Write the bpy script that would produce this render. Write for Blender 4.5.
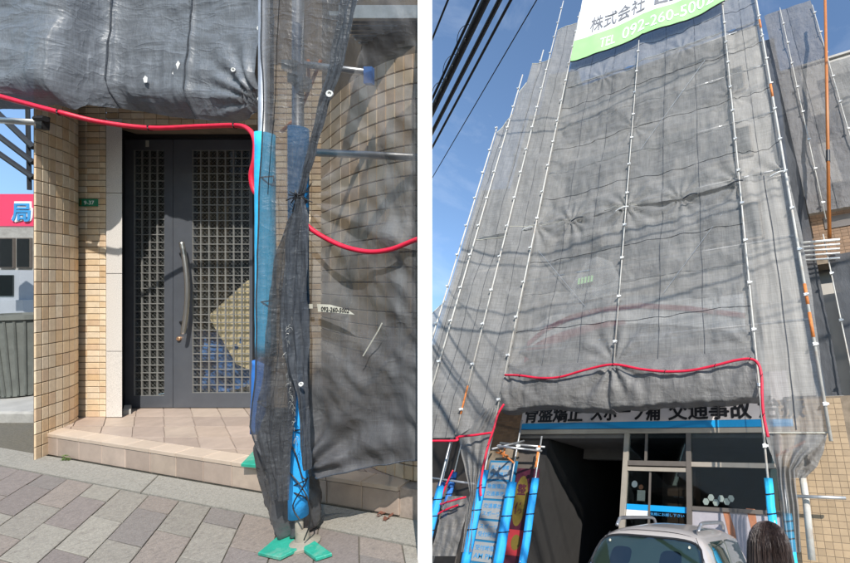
import bpy, math, random
from mathutils import Vector, Matrix, noise
random.seed(7)
PI = math.pi
for o in list(bpy.data.objects): bpy.data.objects.remove(o)
SC = bpy.context.scene
COL = SC.collection

# ------------------------------------------------------------------ camera
EYE = 1.6
AR = Vector((0.92279918, -0.13966349, -0.3590763))    # facade "right", in camera axes (right, down, forward)
AN = Vector((0.38127093, 0.46515054, 0.79891642))     # into the building
AU = Vector((0.05544508, -0.87414477, 0.48249016))    # up
def cam2w(v): return Vector((v.dot(AR), v.dot(AN), v.dot(AU)))
CX, CY, CZ = cam2w(Vector((1, 0, 0))), cam2w(Vector((0, 1, 0))), cam2w(Vector((0, 0, 1)))
F = 409.0; PX, PY = 631.0, 281.5
cd = bpy.data.cameras.new('camera'); cam = bpy.data.objects.new('camera', cd); COL.objects.link(cam)
cd.sensor_width = 36; cd.lens = 36 * F / 850; cd.shift_x = -(PX - 425) / 850
cd.clip_start = 0.05; cd.clip_end = 3000
m = Matrix.Identity(4)
for i in range(3):
    m[i][0] = CX[i]; m[i][1] = -CY[i]; m[i][2] = -CZ[i]
m.translation = (0, 0, EYE)
cam.matrix_world = m
SC.camera = cam

# ------------------------------------------------------------------ sky and sun
SUN_AZ, SUN_EL = math.radians(42), math.radians(26)
sdir = Vector((math.sin(SUN_AZ) * math.cos(SUN_EL), -math.cos(SUN_AZ) * math.cos(SUN_EL), math.sin(SUN_EL)))
w = bpy.data.worlds.new('World'); SC.world = w; w.use_nodes = True
nt = w.node_tree; bg = nt.nodes['Background']
sky = nt.nodes.new('ShaderNodeTexSky'); sky.sky_type = 'NISHITA'; sky.sun_disc = False
sky.sun_elevation = SUN_EL; sky.sun_rotation = math.atan2(sdir.x, sdir.y)
sky.ozone_density = 3.0; sky.air_density = 1.1; sky.dust_density = 0.0
tcw = nt.nodes.new('ShaderNodeTexCoord'); mpw = nt.nodes.new('ShaderNodeMapping'); mpw.inputs['Scale'].default_value = (1.0, 1.6, 3.5); mpw.inputs['Rotation'].default_value = (0.3, 0.2, 0.6)
nzw = nt.nodes.new('ShaderNodeTexNoise'); nzw.inputs['Scale'].default_value = 2.6; nzw.inputs['Detail'].default_value = 9; nzw.inputs['Roughness'].default_value = 0.62; nzw.inputs['Distortion'].default_value = 0.5
mrw = nt.nodes.new('ShaderNodeMapRange'); mrw.inputs[1].default_value = 0.50; mrw.inputs[2].default_value = 0.80; mrw.inputs[4].default_value = 0.2
mxw = nt.nodes.new('ShaderNodeMixRGB'); mxw.inputs[2].default_value = (5.2, 5.6, 6.2, 1)
nt.links.new(tcw.outputs['Generated'], mpw.inputs[0]); nt.links.new(mpw.outputs[0], nzw.inputs['Vector']); nt.links.new(nzw.outputs['Fac'], mrw.inputs[0]); nt.links.new(mrw.outputs[0], mxw.inputs[0])
nt.links.new(sky.outputs[0], mxw.inputs[1]); nt.links.new(mxw.outputs[0], bg.inputs[0]); bg.inputs[1].default_value = 0.15
ld = bpy.data.lights.new('sun', 'SUN'); ld.energy = 3.7; ld.angle = math.radians(0.5); ld.color = (1, 0.94, 0.85)
lo = bpy.data.objects.new('sun', ld); COL.objects.link(lo)
lo.rotation_euler = sdir.to_track_quat('Z', 'Y').to_euler()
lo.location = (0, 0, 30)
SC.view_settings.view_transform = 'Standard'; SC.view_settings.look = 'None'
SC.view_settings.exposure = 0.72; SC.view_settings.gamma = 1
SC.cycles.transparent_max_bounces = 24
SC.cycles.max_bounces = 8

# ------------------------------------------------------------------ the two places
ML = Matrix.Identity(4)
for i in range(3):
    ML[i][0] = CX[i]; ML[i][1] = CZ[i]; ML[i][2] = -CY[i]
ML.translation = (0, 0, EYE)
FR = {'W': Matrix.Translation((0, 0, EYE)), 'L': ML}
def ray(x, y):
    d = Vector((x - PX, y - PY, F)); return Vector((d.dot(AR), d.dot(AN), d.dot(AU)))
def Wd(x, y, N):
    r = ray(x, y); return r * (N / r.y)
def Lp(x, y, Z): return Vector(((x - PX) * Z / F, Z, -(y - PY) * Z / F))
def Lg(x, y, H):
    Z = F * H / (y - PY); return Vector(((x - PX) * Z / F, Z, -H))

# ------------------------------------------------------------------ materials
MATS = {}
def nm(name):
    m = bpy.data.materials.new(name); m.use_nodes = True; MATS[name] = m
    return m, m.node_tree, m.node_tree.nodes, m.node_tree.links, m.node_tree.nodes['Principled BSDF']
def mat(name, col, rough=0.6, metal=0.0, var=0.12, scale=8.0, bump=0.1, bscale=60.0, dirt=0.0, dirtcol=(0.08, 0.07, 0.06), randv=0.0, spec=0.5, colors=None, aniso=None, coat=0.0):
    m, t, n, l, b = nm(name)
    tc = n.new('ShaderNodeTexCoord'); oi = n.new('ShaderNodeObjectInfo')
    vm = n.new('ShaderNodeVectorMath'); vm.operation = 'ADD'
    sc_ = n.new('ShaderNodeVectorMath'); sc_.operation = 'SCALE'; sc_.inputs[3].default_value = 37.0
    cx = n.new('ShaderNodeCombineXYZ')
    for k in range(3): l.new(oi.outputs['Random'], cx.inputs[k])
    l.new(cx.outputs[0], sc_.inputs[0]); l.new(tc.outputs['Object'], vm.inputs[0]); l.new(sc_.outputs[0], vm.inputs[1])
    vec = vm.outputs[0]
    if aniso:
        mp = n.new('ShaderNodeMapping'); mp.inputs['Scale'].default_value = aniso; l.new(vec, mp.inputs[0]); vec = mp.outputs[0]
    nz = n.new('ShaderNodeTexNoise'); nz.inputs['Scale'].default_value = scale; nz.inputs['Detail'].default_value = 6; nz.inputs['Roughness'].default_value = 0.65
    l.new(vec, nz.inputs['Vector'])
    hs = n.new('ShaderNodeHueSaturation')
    if colors:
        cr = n.new('ShaderNodeValToRGB'); cr.color_ramp.interpolation = 'CONSTANT'
        els = cr.color_ramp.elements
        while len(els) < len(colors): els.new(0.5)
        for k, c in enumerate(colors):
            els[k].position = k / len(colors); els[k].color = (*c, 1)
        l.new(oi.outputs['Random'], cr.inputs[0]); l.new(cr.outputs[0], hs.inputs['Color'])
    else: hs.inputs['Color'].default_value = (*col, 1)
    mr = n.new('ShaderNodeMapRange'); mr.inputs[1].default_value = 0.25; mr.inputs[2].default_value = 0.75
    mr.inputs[3].default_value = 1 - var; mr.inputs[4].default_value = 1 + var
    l.new(nz.outputs['Fac'], mr.inputs[0])
    val = mr.outputs[0]
    if randv:
        mr2 = n.new('ShaderNodeMapRange'); mr2.inputs[3].default_value = 1 - randv; mr2.inputs[4].default_value = 1 + randv
        fr = n.new('ShaderNodeMath'); fr.operation = 'MULTIPLY'; fr.inputs[1].default_value = 7.31
        fr2 = n.new('ShaderNodeMath'); fr2.operation = 'FRACT'
        l.new(oi.outputs['Random'], fr.inputs[0]); l.new(fr.outputs[0], fr2.inputs[0]); l.new(fr2.outputs[0], mr2.inputs[0])
        mu = n.new('ShaderNodeMath'); mu.operation = 'MULTIPLY'; l.new(val, mu.inputs[0]); l.new(mr2.outputs[0], mu.inputs[1]); val = mu.outputs[0]
    l.new(val, hs.inputs['Value'])
    colout = hs.outputs[0]
    if dirt:
        n2 = n.new('ShaderNodeTexNoise'); n2.inputs['Scale'].default_value = scale * 0.35; n2.inputs['Detail'].default_value = 9; n2.inputs['Roughness'].default_value = 0.75
        l.new(vec, n2.inputs['Vector'])
        r2 = n.new('ShaderNodeMapRange'); r2.inputs[1].default_value = 0.5; r2.inputs[2].default_value = 0.72; r2.inputs[4].default_value = dirt
        l.new(n2.outputs['Fac'], r2.inputs[0])
        mx = n.new('ShaderNodeMixRGB'); mx.inputs[2].default_value = (*dirtcol, 1)
        l.new(r2.outputs[0], mx.inputs[0]); l.new(colout, mx.inputs[1]); colout = mx.outputs[0]
    l.new(colout, b.inputs['Base Color'])
    b.inputs['Roughness'].default_value = rough; b.inputs['Metallic'].default_value = metal
    b.inputs['Specular IOR Level'].default_value = spec
    if coat: b.inputs['Coat Weight'].default_value = coat; b.inputs['Coat Roughness'].default_value = 0.05
    if bump:
        nb = n.new('ShaderNodeTexNoise'); nb.inputs['Scale'].default_value = bscale; nb.inputs['Detail'].default_value = 4
        l.new(vec, nb.inputs['Vector'])
        bp = n.new('ShaderNodeBump'); bp.inputs['Strength'].default_value = bump; bp.inputs['Distance'].default_value = 0.01
        l.new(nb.outputs['Fac'], bp.inputs['Height']); l.new(bp.outputs[0], b.inputs['Normal'])
    return m
def mesh_mat(name, col, opac=0.8, ovar=0.1, rough=0.45, transl=0.25, wscale=1.0, bump=0.5, var=0.12, spec=0.4, sheen_streak=0.0, weave=0.0, wdir='X', sheen_col=(0.5, 0.5, 0.5), bdist=0.05, zgrad=None, crease=0.0, cscale=3.0):
    """woven scaffold mesh: partly see-through, partly translucent, wrinkled"""
    m, t, n, l, b = nm(name)
    out = n['Material Output']
    tc = n.new('ShaderNodeTexCoord')
    mp = n.new('ShaderNodeMapping'); mp.inputs['Scale'].default_value = (wscale * 3, wscale, wscale) if wdir == 'X' else (wscale, wscale, wscale * 1.5)
    l.new(tc.outputs['Object'], mp.inputs[0])
    nz = n.new('ShaderNodeTexNoise'); nz.inputs['Scale'].default_value = 2.2; nz.inputs['Detail'].default_value = 8; nz.inputs['Roughness'].default_value = 0.6; nz.inputs['Distortion'].default_value = 0.6
    l.new(mp.outputs[0], nz.inputs['Vector'])
    hs = n.new('ShaderNodeHueSaturation'); hs.inputs['Color'].default_value = (*col, 1)
    mr = n.new('ShaderNodeMapRange'); mr.inputs[1].default_value = 0.3; mr.inputs[2].default_value = 0.7; mr.inputs[3].default_value = 1 - var; mr.inputs[4].default_value = 1 + var
    l.new(nz.outputs['Fac'], mr.inputs[0]); l.new(mr.outputs[0], hs.inputs['Value'])
    colout = hs.outputs[0]
    # fine thread lines, both ways, gives woven relief
    opf = n.new('ShaderNodeMapRange'); opf.inputs[1].default_value = 0.3; opf.inputs[2].default_value = 0.7; opf.inputs[3].default_value = opac - ovar; opf.inputs[4].default_value = opac + ovar
    nz3 = n.new('ShaderNodeTexNoise'); nz3.inputs['Scale'].default_value = 1.3; nz3.inputs['Detail'].default_value = 5
    l.new(mp.outputs[0], nz3.inputs['Vector']); l.new(nz3.outputs['Fac'], opf.inputs[0])
    opo = opf.outputs[0]
    if zgrad:   # the lower part of the sheet is doubled and dustier, so less see-through
        sx = n.new('ShaderNodeSeparateXYZ'); l.new(tc.outputs['Object'], sx.inputs[0])
        zr = n.new('ShaderNodeMapRange'); zr.inputs[1].default_value = zgrad[0]; zr.inputs[2].default_value = zgrad[1]; zr.inputs[3].default_value = zgrad[2]; zr.inputs[4].default_value = 0.0
        l.new(sx.outputs[2], zr.inputs[0]); az = n.new('ShaderNodeMath'); az.operation = 'ADD'; az.use_clamp = True; l.new(opo, az.inputs[0]); l.new(zr.outputs[0], az.inputs[1]); opo = az.outputs[0]
    if weave:
        mw = n.new('ShaderNodeMapping'); mw.inputs['Scale'].default_value = (1, 1, 0.02); l.new(tc.outputs['Object'], mw.inputs[0])
        nw = n.new('ShaderNodeTexNoise'); nw.inputs['Scale'].default_value = weave; nw.inputs['Detail'].default_value = 2; l.new(mw.outputs[0], nw.inputs['Vector'])
        mw2 = n.new('ShaderNodeMapping'); mw2.inputs['Scale'].default_value = (0.02, 0.02, 1); l.new(tc.outputs['Object'], mw2.inputs[0])
        nw2 = n.new('ShaderNodeTexNoise'); nw2.inputs['Scale'].default_value = weave; nw2.inputs['Detail'].default_value = 2; l.new(mw2.outputs[0], nw2.inputs['Vector'])
        ad = n.new('ShaderNodeMath'); ad.operation = 'ADD'; l.new(nw.outputs['Fac'], ad.inputs[0]); l.new(nw2.outputs['Fac'], ad.inputs[1])
        ms = n.new('ShaderNodeMapRange'); ms.inputs[1].default_value = 0.75; ms.inputs[2].default_value = 1.25; ms.inputs[3].default_value = 0.84; ms.inputs[4].default_value = 1.16
        l.new(ad.outputs[0], ms.inputs[0])
        mm = n.new('ShaderNodeMixRGB'); mm.blend_type = 'MULTIPLY'; mm.inputs[0].default_value = 1
        l.new(colout, mm.inputs[1]); l.new(ms.outputs[0], mm.inputs[2]); colout = mm.outputs[0]
    if sheen_streak:  # pale slanting streaks: highlights on the folds put into the colour
        mk = n.new('ShaderNodeMapping'); mk.inputs['Rotation'].default_value = (0, 0.75, 0); mk.inputs['Scale'].default_value = (3.2, 1, 0.55); l.new(tc.outputs['Object'], mk.inputs[0])
        nk = n.new('ShaderNodeTexNoise'); nk.inputs['Scale'].default_value = 2.0; nk.inputs['Detail'].default_value = 4; nk.inputs['Distortion'].default_value = 0.8; l.new(mk.outputs[0], nk.inputs['Vector'])
        rk = n.new('ShaderNodeMapRange'); rk.inputs[1].default_value = 0.52; rk.inputs[2].default_value = 0.7; rk.inputs[4].default_value = sheen_streak; l.new(nk.outputs['Fac'], rk.inputs[0])
        mx = n.new('ShaderNodeMixRGB'); mx.inputs[2].default_value = (*sheen_col, 1); l.new(rk.outputs[0], mx.inputs[0]); l.new(colout, mx.inputs[1]); colout = mx.outputs[0]
        ao = n.new('ShaderNodeMath'); ao.operation = 'ADD'; ao.use_clamp = True; l.new(opo, ao.inputs[0]); l.new(rk.outputs[0], ao.inputs[1]); opo = ao.outputs[0]
    l.new(colout, b.inputs['Base Color']); b.inputs['Roughness'].default_value = rough; b.inputs['Specular IOR Level'].default_value = spec
    nb = n.new('ShaderNodeTexNoise'); nb.inputs['Scale'].default_value = 7.0; nb.inputs['Detail'].default_value = 6; nb.inputs['Distortion'].default_value = 1.2
    l.new(mp.outputs[0], nb.inputs['Vector'])
    bp = n.new('ShaderNodeBump'); bp.inputs['Strength'].default_value = bump; bp.inputs['Distance'].default_value = bdist
    l.new(nb.outputs['Fac'], bp.inputs['Height']); nrm = bp.outputs[0]
    if crease:
        for (cs, sc3, rot) in ((1.0, (0.6, 1, 1.5), 0.5), (2.3, (1.6, 1, 0.5), -0.3)):
            m4 = n.new('ShaderNodeMapping'); m4.inputs['Scale'].default_value = sc3; m4.inputs['Rotation'].default_value = (0, rot, 0); l.new(tc.outputs['Object'], m4.inputs[0])
            n4 = n.new('ShaderNodeTexNoise'); n4.inputs['Scale'].default_value = cscale * cs; n4.inputs['Detail'].default_value = 3; n4.inputs['Roughness'].default_value = 0.55; n4.inputs['Distortion'].default_value = 0.4
            l.new(m4.outputs[0], n4.inputs['Vector'])
            s4 = n.new('ShaderNodeMath'); s4.operation = 'SUBTRACT'; s4.inputs[1].default_value = 0.5; l.new(n4.outputs['Fac'], s4.inputs[0])
            a4 = n.new('ShaderNodeMath'); a4.operation = 'ABSOLUTE'; l.new(s4.outputs[0], a4.inputs[0])
            p4 = n.new('ShaderNodeMath'); p4.operation = 'POWER'; p4.inputs[1].default_value = 0.6; l.new(a4.outputs[0], p4.inputs[0])
            b4 = n.new('ShaderNodeBump'); b4.inputs['Strength'].default_value = crease; b4.inputs['Distance'].default_value = 0.12 / (cscale * cs); b4.invert = True
            l.new(p4.outputs[0], b4.inputs['Height']); l.new(nrm, b4.inputs['Normal']); nrm = b4.outputs[0]
    l.new(nrm, b.inputs['Normal'])
    tl = n.new('ShaderNodeBsdfTranslucent'); l.new(colout, tl.inputs[0])
    a1 = n.new('ShaderNodeMixShader'); a1.inputs[0].default_value = transl; l.new(b.outputs[0], a1.inputs[1]); l.new(tl.outputs[0], a1.inputs[2])
    tr = n.new('ShaderNodeBsdfTransparent')
    a2 = n.new('ShaderNodeMixShader'); l.new(opo, a2.inputs[0]); l.new(tr.outputs[0], a2.inputs[1]); l.new(a1.outputs[0], a2.inputs[2])
    l.new(a2.outputs[0], out.inputs[0])
    return m
def glass_mat(name, tint=(0.6, 0.65, 0.65), refl=0.25, rough=0.03, dark=None):
    m, t, n, l, b = nm(name)
    out = n['Material Output']
    g = n.new('ShaderNodeBsdfGlossy'); g.inputs['Roughness'].default_value = rough; g.inputs[0].default_value = (0.9, 0.95, 0.95, 1)
    tr = n.new('ShaderNodeBsdfTransparent'); tr.inputs[0].default_value = (*tint, 1)
    lw = n.new('ShaderNodeLayerWeight'); lw.inputs[0].default_value = 0.5; fr = n.new('ShaderNodeMath'); fr.operation = 'POWER'; fr.inputs[1].default_value = 4.0; l.new(lw.outputs['Facing'], fr.inputs[0])
    ad = n.new('ShaderNodeMath'); ad.operation = 'ADD'; ad.inputs[1].default_value = refl; ad.use_clamp = True; l.new(fr.outputs[0], ad.inputs[0])
    mx = n.new('ShaderNodeMixShader'); l.new(ad.outputs[0], mx.inputs[0]); l.new(tr.outputs[0], mx.inputs[1]); l.new(g.outputs[0], mx.inputs[2])
    l.new(mx.outputs[0], out.inputs[0]); return m

M = {}
TILES = [(0.66, 0.51, 0.34), (0.70, 0.57, 0.41), (0.61, 0.44, 0.27), (0.71, 0.56, 0.38), (0.66, 0.52, 0.36), (0.69, 0.58, 0.44), (0.60, 0.45, 0.31), (0.73, 0.61, 0.45)]
M['tile'] = mat('beige_wall_tile', (0.6, 0.45, 0.28), 0.35, var=0.09, scale=30, bump=0.08, bscale=200, dirt=0.25, dirtcol=(0.30, 0.22, 0.14), colors=TILES, randv=0.06)
M['grout'] = mat('tile_grout', (0.21, 0.165, 0.12), 0.9, var=0.4, scale=5)
M['granite'] = mat('pale_speckled_granite', (0.62, 0.59, 0.56), 0.55, var=0.28, scale=160, bump=0.05, bscale=200)
M['floortile'] = mat('pinkish_floor_tile', (0.52, 0.39, 0.32), 0.5, var=0.14, scale=9, bump=0.1, bscale=150, dirt=0.6, dirtcol=(0.27, 0.215, 0.18), colors=[(0.37, 0.29, 0.235), (0.40, 0.32, 0.26), (0.345, 0.27, 0.225), (0.38, 0.30, 0.25), (0.41, 0.325, 0.27)], randv=0.07)
M['fgrout'] = mat('floor_grout', (0.34, 0.28, 0.24), 0.9, var=0.2, scale=25, dirt=0.5)
M['nosing'] = mat('step_nosing_tile', (0.49, 0.395, 0.315), 0.4, var=0.06, scale=14, randv=0.05)  # paler than the floor tile: highlight of the rounded edge is in the colour
M['kerb'] = mat('grey_granular_concrete', (0.26, 0.245, 0.215), 0.9, var=0.35, scale=120, bump=0.5, bscale=180, dirt=0.7, dirtcol=(0.12, 0.11, 0.09))
M['paver'] = mat('mixed_stone_paver', (0.4, 0.3, 0.3), 0.85, var=0.28, scale=90, bump=0.4, bscale=200, dirt=0.75, dirtcol=(0.13, 0.11, 0.10), colors=[(0.195, 0.165, 0.145), (0.23, 0.21, 0.18), (0.21, 0.175, 0.15), (0.175, 0.155, 0.142), (0.26, 0.24, 0.205), (0.19, 0.162, 0.148), (0.225, 0.19, 0.165)], randv=0.06)
M['joint'] = mat('dark_paver_joint', (0.10, 0.09, 0.07), 0.95, var=0.4, scale=60, bump=0.4)
M['asphalt'] = mat('asphalt', (0.055, 0.054, 0.052), 0.9, var=0.3, scale=30, bump=0.4, bscale=200)
M['galv'] = mat('galvanised_steel', (0.55, 0.56, 0.57), 0.42, metal=0.75, var=0.2, scale=14, bump=0.05, dirt=0.35, dirtcol=(0.30, 0.27, 0.24))
M['wpaint'] = mat('dirty_white_tube_paint', (0.50, 0.49, 0.46), 0.5, var=0.15, scale=12, dirt=0.6, dirtcol=(0.35, 0.24, 0.16))
M['clip'] = mat('bright_zinc_clamp', (0.80, 0.80, 0.78), 0.45, metal=0.2, var=0.15, scale=25)
M['rust'] = mat('rusty_orange_paint', (0.62, 0.20, 0.05), 0.7, var=0.3, scale=18, dirt=0.5, dirtcol=(0.25, 0.10, 0.05))
M['orange'] = mat('orange_enamel', (0.45, 0.15, 0.03), 0.45, var=0.12, scale=6, dirt=0.3, dirtcol=(0.3, 0.14, 0.07))
M['foam'] = mat('bright_blue_foam', (0.02, 0.36, 0.86), 0.6, var=0.18, scale=7, bump=0.25, bscale=40, dirt=0.4, dirtcol=(0.10, 0.30, 0.52))
M['foamcy'] = mat('cyan_foam', (0.03, 0.52, 0.92), 0.6, var=0.18, scale=7, bump=0.25, bscale=40, dirt=0.4, dirtcol=(0.10, 0.30, 0.52))
M['foamdk'] = mat('navy_blue_foam', (0.03, 0.17, 0.55), 0.7, var=0.15, scale=7, bump=0.25, bscale=25)
M['hose'] = mat('crimson_hose', (0.62, 0.010, 0.045), 0.48, var=0.2, scale=14, bump=0.15, dirt=0.35, dirtcol=(0.42, 0.05, 0.07))
M['black'] = mat('black_rubber', (0.012, 0.012, 0.014), 0.55, var=0.2)
M['cable'] = mat('black_cable_jacket', (0.015, 0.015, 0.018), 0.6, var=0.2)
M['doormetal'] = mat('charcoal_door_steel', (0.088, 0.096, 0.113), 0.42, metal=0.1, var=0.12, scale=5, bump=0.03, dirt=0.25, dirtcol=(0.16, 0.155, 0.15))
M['doordark'] = mat('black_door_frame', (0.02, 0.021, 0.024), 0.4, metal=0.2)
M['grille'] = mat('grey_lattice_steel', (0.26, 0.26, 0.25), 0.45, metal=0.3, var=0.1)
M['chrome'] = mat('brushed_steel_handle', (0.5, 0.49, 0.47), 0.28, metal=0.9, var=0.1)
M['copper'] = mat('copper_lock', (0.55, 0.33, 0.2), 0.35, metal=0.7)
M['glass'] = glass_mat('smoky_door_glass', (0.94, 0.95, 0.95), 0.07)
M['shopglass'] = glass_mat('shop_window_glass', (0.62, 0.66, 0.68), 0.04)
M['carglass'] = glass_mat('green_car_glass', (0.22, 0.31, 0.27), 0.14)
M['greenplaq'] = mat('green_enamel_plaque', (0.02, 0.22, 0.12), 0.35, var=0.05)
M['vanpaint'] = mat('grey_white_van_paint', (0.33, 0.36, 0.40), 0.35, var=0.1, scale=3)
M['white'] = mat('white_paint', (0.80, 0.80, 0.79), 0.5, var=0.03, bump=0.03)
M['plaster'] = mat('white_wall_render', (0.82, 0.82, 0.81), 0.8, var=0.03, scale=5, bump=0.08, bscale=80)
M['bannerw'] = mat('white_banner_vinyl', (0.82, 0.83, 0.84), 0.5, var=0.03, scale=2, bump=0.1, bscale=4)
M['bannerg'] = mat('lime_green_banner_print', (0.40, 0.80, 0.30), 0.5, var=0.04, scale=2)
M['greytext'] = mat('grey_banner_lettering', (0.22, 0.22, 0.24), 0.6)
M['blacktext'] = mat('black_sign_lettering', (0.012, 0.012, 0.015), 0.4)
M['bluetext'] = mat('blue_print', (0.05, 0.28, 0.58), 0.5)
M['shade_panel'] = mat('sign_panel_painted_shade', (0.30, 0.33, 0.36), 0.5, var=0.1, scale=4, dirt=0.3)  # white panels greyed; the shade under the mesh is in the colour
M['shade_blue'] = mat('blue_board_painted_shade', (0.015, 0.17, 0.36), 0.5, var=0.1)  # blue dimmed to carry the same shade
M['fasciaw'] = mat('grey_white_fascia', (0.62, 0.58, 0.58), 0.4, var=0.04, scale=3, dirt=0.2, dirtcol=(0.4, 0.38, 0.36))
M['fasciab'] = mat('azure_blue_stripe', (0.01, 0.30, 0.66), 0.35, var=0.04, scale=3)
M['aluframe'] = mat('beige_aluminium', (0.42, 0.37, 0.31), 0.4, metal=0.3, var=0.08, scale=6, dirt=0.2)
M['darkframe'] = mat('bronze_aluminium', (0.15, 0.13, 0.115), 0.45, metal=0.3, var=0.1)
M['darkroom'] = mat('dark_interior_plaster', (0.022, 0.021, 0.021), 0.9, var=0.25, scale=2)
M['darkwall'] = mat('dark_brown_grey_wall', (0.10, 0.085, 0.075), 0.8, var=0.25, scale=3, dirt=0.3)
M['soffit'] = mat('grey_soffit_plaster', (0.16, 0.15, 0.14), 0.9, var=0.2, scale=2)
M['concrete'] = mat('grey_concrete', (0.33, 0.32, 0.30), 0.9, var=0.2, scale=6, bump=0.3, bscale=40, dirt=0.5)
M['render'] = mat('pale_grey_render', (0.45, 0.43, 0.40), 0.85, var=0.12, scale=1.5, bump=0.1, dirt=0.3, dirtcol=(0.3, 0.28, 0.25))
M['redsign'] = mat('red_sign_print', (0.36, 0.03, 0.04), 0.5, var=0.05)
M['purple'] = mat('wine_red_poster', (0.07, 0.012, 0.028), 0.45, var=0.4, scale=5)
M['yellow'] = mat('mustard_print', (0.15, 0.11, 0.02), 0.5)
M['skin'] = mat('tan_arm_print', (0.36, 0.15, 0.08), 0.5, var=0.2, scale=8)
M['paledot'] = mat('pale_green_window_sticker', (0.22, 0.26, 0.24), 0.5, var=0.1)
M['lilac'] = mat('pale_lilac_film', (0.36, 0.34, 0.37), 0.35, var=0.12, scale=5)
M['brownwood'] = mat('brown_cabinet_wood', (0.12, 0.07, 0.045), 0.5, var=0.2, aniso=(1, 1, 0.1))
M['reflect_tan'] = mat('tan_reflection_tone', (0.80, 0.64, 0.38), 0.6, var=0.12, scale=10, aniso=(1, 1, 0.15))
M['reflection'] = mat('blue_reflection', (0.03, 0.13, 0.36), 0.5, var=0.25, scale=4, bump=0.5, bscale=10)
M['palefloor'] = mat('pale_hall_tiles', (0.55, 0.52, 0.47), 0.5, var=0.15, scale=10)
M['pink'] = mat('crimson_pink_sign', (0.72, 0.06, 0.14), 0.4, var=0.04)
M['carbody'] = mat('silver_beige_car_paint', (0.58, 0.53, 0.50), 0.28, metal=0.35, var=0.03, bump=0, coat=0.6)
M['cardark'] = mat('black_car_trim', (0.02, 0.02, 0.022), 0.4)
M['rail'] = mat('silver_roof_rail', (0.45, 0.45, 0.46), 0.35, metal=0.8)
M['tyre'] = mat('tyre_rubber', (0.02, 0.02, 0.02), 0.85)
M['rim'] = mat('alloy_rim', (0.5, 0.5, 0.52), 0.3, metal=0.9)
M['lampred'] = mat('red_lamp_plastic', (0.5, 0.02, 0.02), 0.2)
M['hair'] = mat('near_black_hair', (0.040, 0.024, 0.020), 0.5, var=0.5, scale=60, aniso=(1, 1, 0.05), bump=0.6, bscale=90)
M['skinp'] = mat('skin', (0.55, 0.33, 0.24), 0.5, var=0.05)
M['coat'] = mat('dark_coat_wool', (0.05, 0.05, 0.065), 0.9, var=0.2, scale=20)
M['trouser'] = mat('grey_trouser_cloth', (0.12, 0.12, 0.13), 0.9, var=0.2)
M['teal'] = mat('teal_green_plastic', (0.02, 0.30, 0.21), 0.55, var=0.2, scale=14, dirt=0.7, dirtcol=(0.36, 0.40, 0.33), bump=0.3)
M['jack'] = mat('dusty_beige_jack_tube', (0.27, 0.245, 0.20), 0.7, var=0.15, scale=12, dirt=0.3)
M['weed'] = mat('weed_green', (0.10, 0.16, 0.035), 0.7, var=0.3)
M['leafbrown'] = mat('dry_leaf_brown', (0.14, 0.055, 0.035), 0.8, var=0.3)
M['label'] = mat('worn_white_label', (0.52, 0.51, 0.44), 0.6, var=0.15, scale=30)
M['bag'] = mat('black_vinyl_sheet', (0.05, 0.052, 0.058), 0.27, var=0.4, scale=9, bump=1.0, bscale=16, spec=0.9, dirt=0.4, dirtcol=(0.13, 0.125, 0.115))
M['tantile'] = mat('tan_wall_tile', (0.36, 0.26, 0.16), 0.5, var=0.1, randv=0.12)  # darker than the beige tile; part of this wall's shade is in the colour
M['binmesh'] = mat('grey_ribbed_plastic', (0.14, 0.15, 0.14), 0.6, var=0.25)
M['plank'] = mat('perforated_steel_plank', (0.42, 0.44, 0.45), 0.45, metal=0.6, var=0.2, scale=30, dirt=0.4)
# sheets
M['sheetW'] = mesh_mat('grey_scaffold_mesh', (0.300, 0.297, 0.292), 0.70, 0.035, 0.6, 0.25, 0.8, 0.15, 0.07, spec=0.25, crease=0.32, cscale=1.3, weave=55, wdir='Z')
M['sheetV'] = mesh_mat('denser_grey_scaffold_mesh', (0.250, 0.247, 0.243), 0.87, 0.03, 0.6, 0.18, 0.8, 0.15, 0.08, spec=0.25, crease=0.32, cscale=1.3, weave=55, wdir='Z')
M['sheetR'] = mesh_mat('thin_grey_scaffold_mesh', (0.22, 0.215, 0.22), 0.78, 0.06, 0.6, 0.25, 1.0, 0.3, 0.10, spec=0.25, crease=0.6, cscale=1.6)
M['sheetD'] = mesh_mat('dark_mesh_painted_shade', (0.075, 0.08, 0.09), 0.93, 0.04, 0.7, 0.05, 1.0, 0.3, 0.08, spec=0.2)  # mesh darkened so that the shade of the gap sits in its colour
M['sheetB'] = mesh_mat('charcoal_mesh_fold_shade', (0.18, 0.176, 0.172), 0.93, 0.03, 0.5, 0.1, 1.5, 0.2, 0.12, spec=0.3, bdist=0.03, crease=0.45, cscale=1.8, weave=55, wdir='Z')  # darker copy of the grey mesh; shading of the folds is in its colour
M['topL'] = mesh_mat('dusty_blue_grey_mesh', (0.148, 0.163, 0.186), 0.985, 0.01, 0.46, 0.05, 2.2, 0.2, 0.16, spec=0.45, crease=0.42, cscale=3.8, weave=260, wdir='Z', bdist=0.012)
M['veilL'] = mesh_mat('sheer_black_mesh', (0.08, 0.083, 0.093), 0.74, 0.06, 0.42, 0.08, 2.0, 0.25, 0.2, spec=0.45, crease=0.5, cscale=6, weave=260, bdist=0.01)
M['sheetL'] = mesh_mat('black_woven_mesh', (0.078, 0.08, 0.088), 0.56, 0.08, 0.58, 0.08, 1.0, 0.2, 0.15, spec=0.25, crease=0.30, cscale=3.4, sheen_streak=0.25, weave=230, wdir='Z', sheen_col=(0.30, 0.31, 0.31), bdist=0.01, zgrad=(0.3, 1.5, 0.36))
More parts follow.
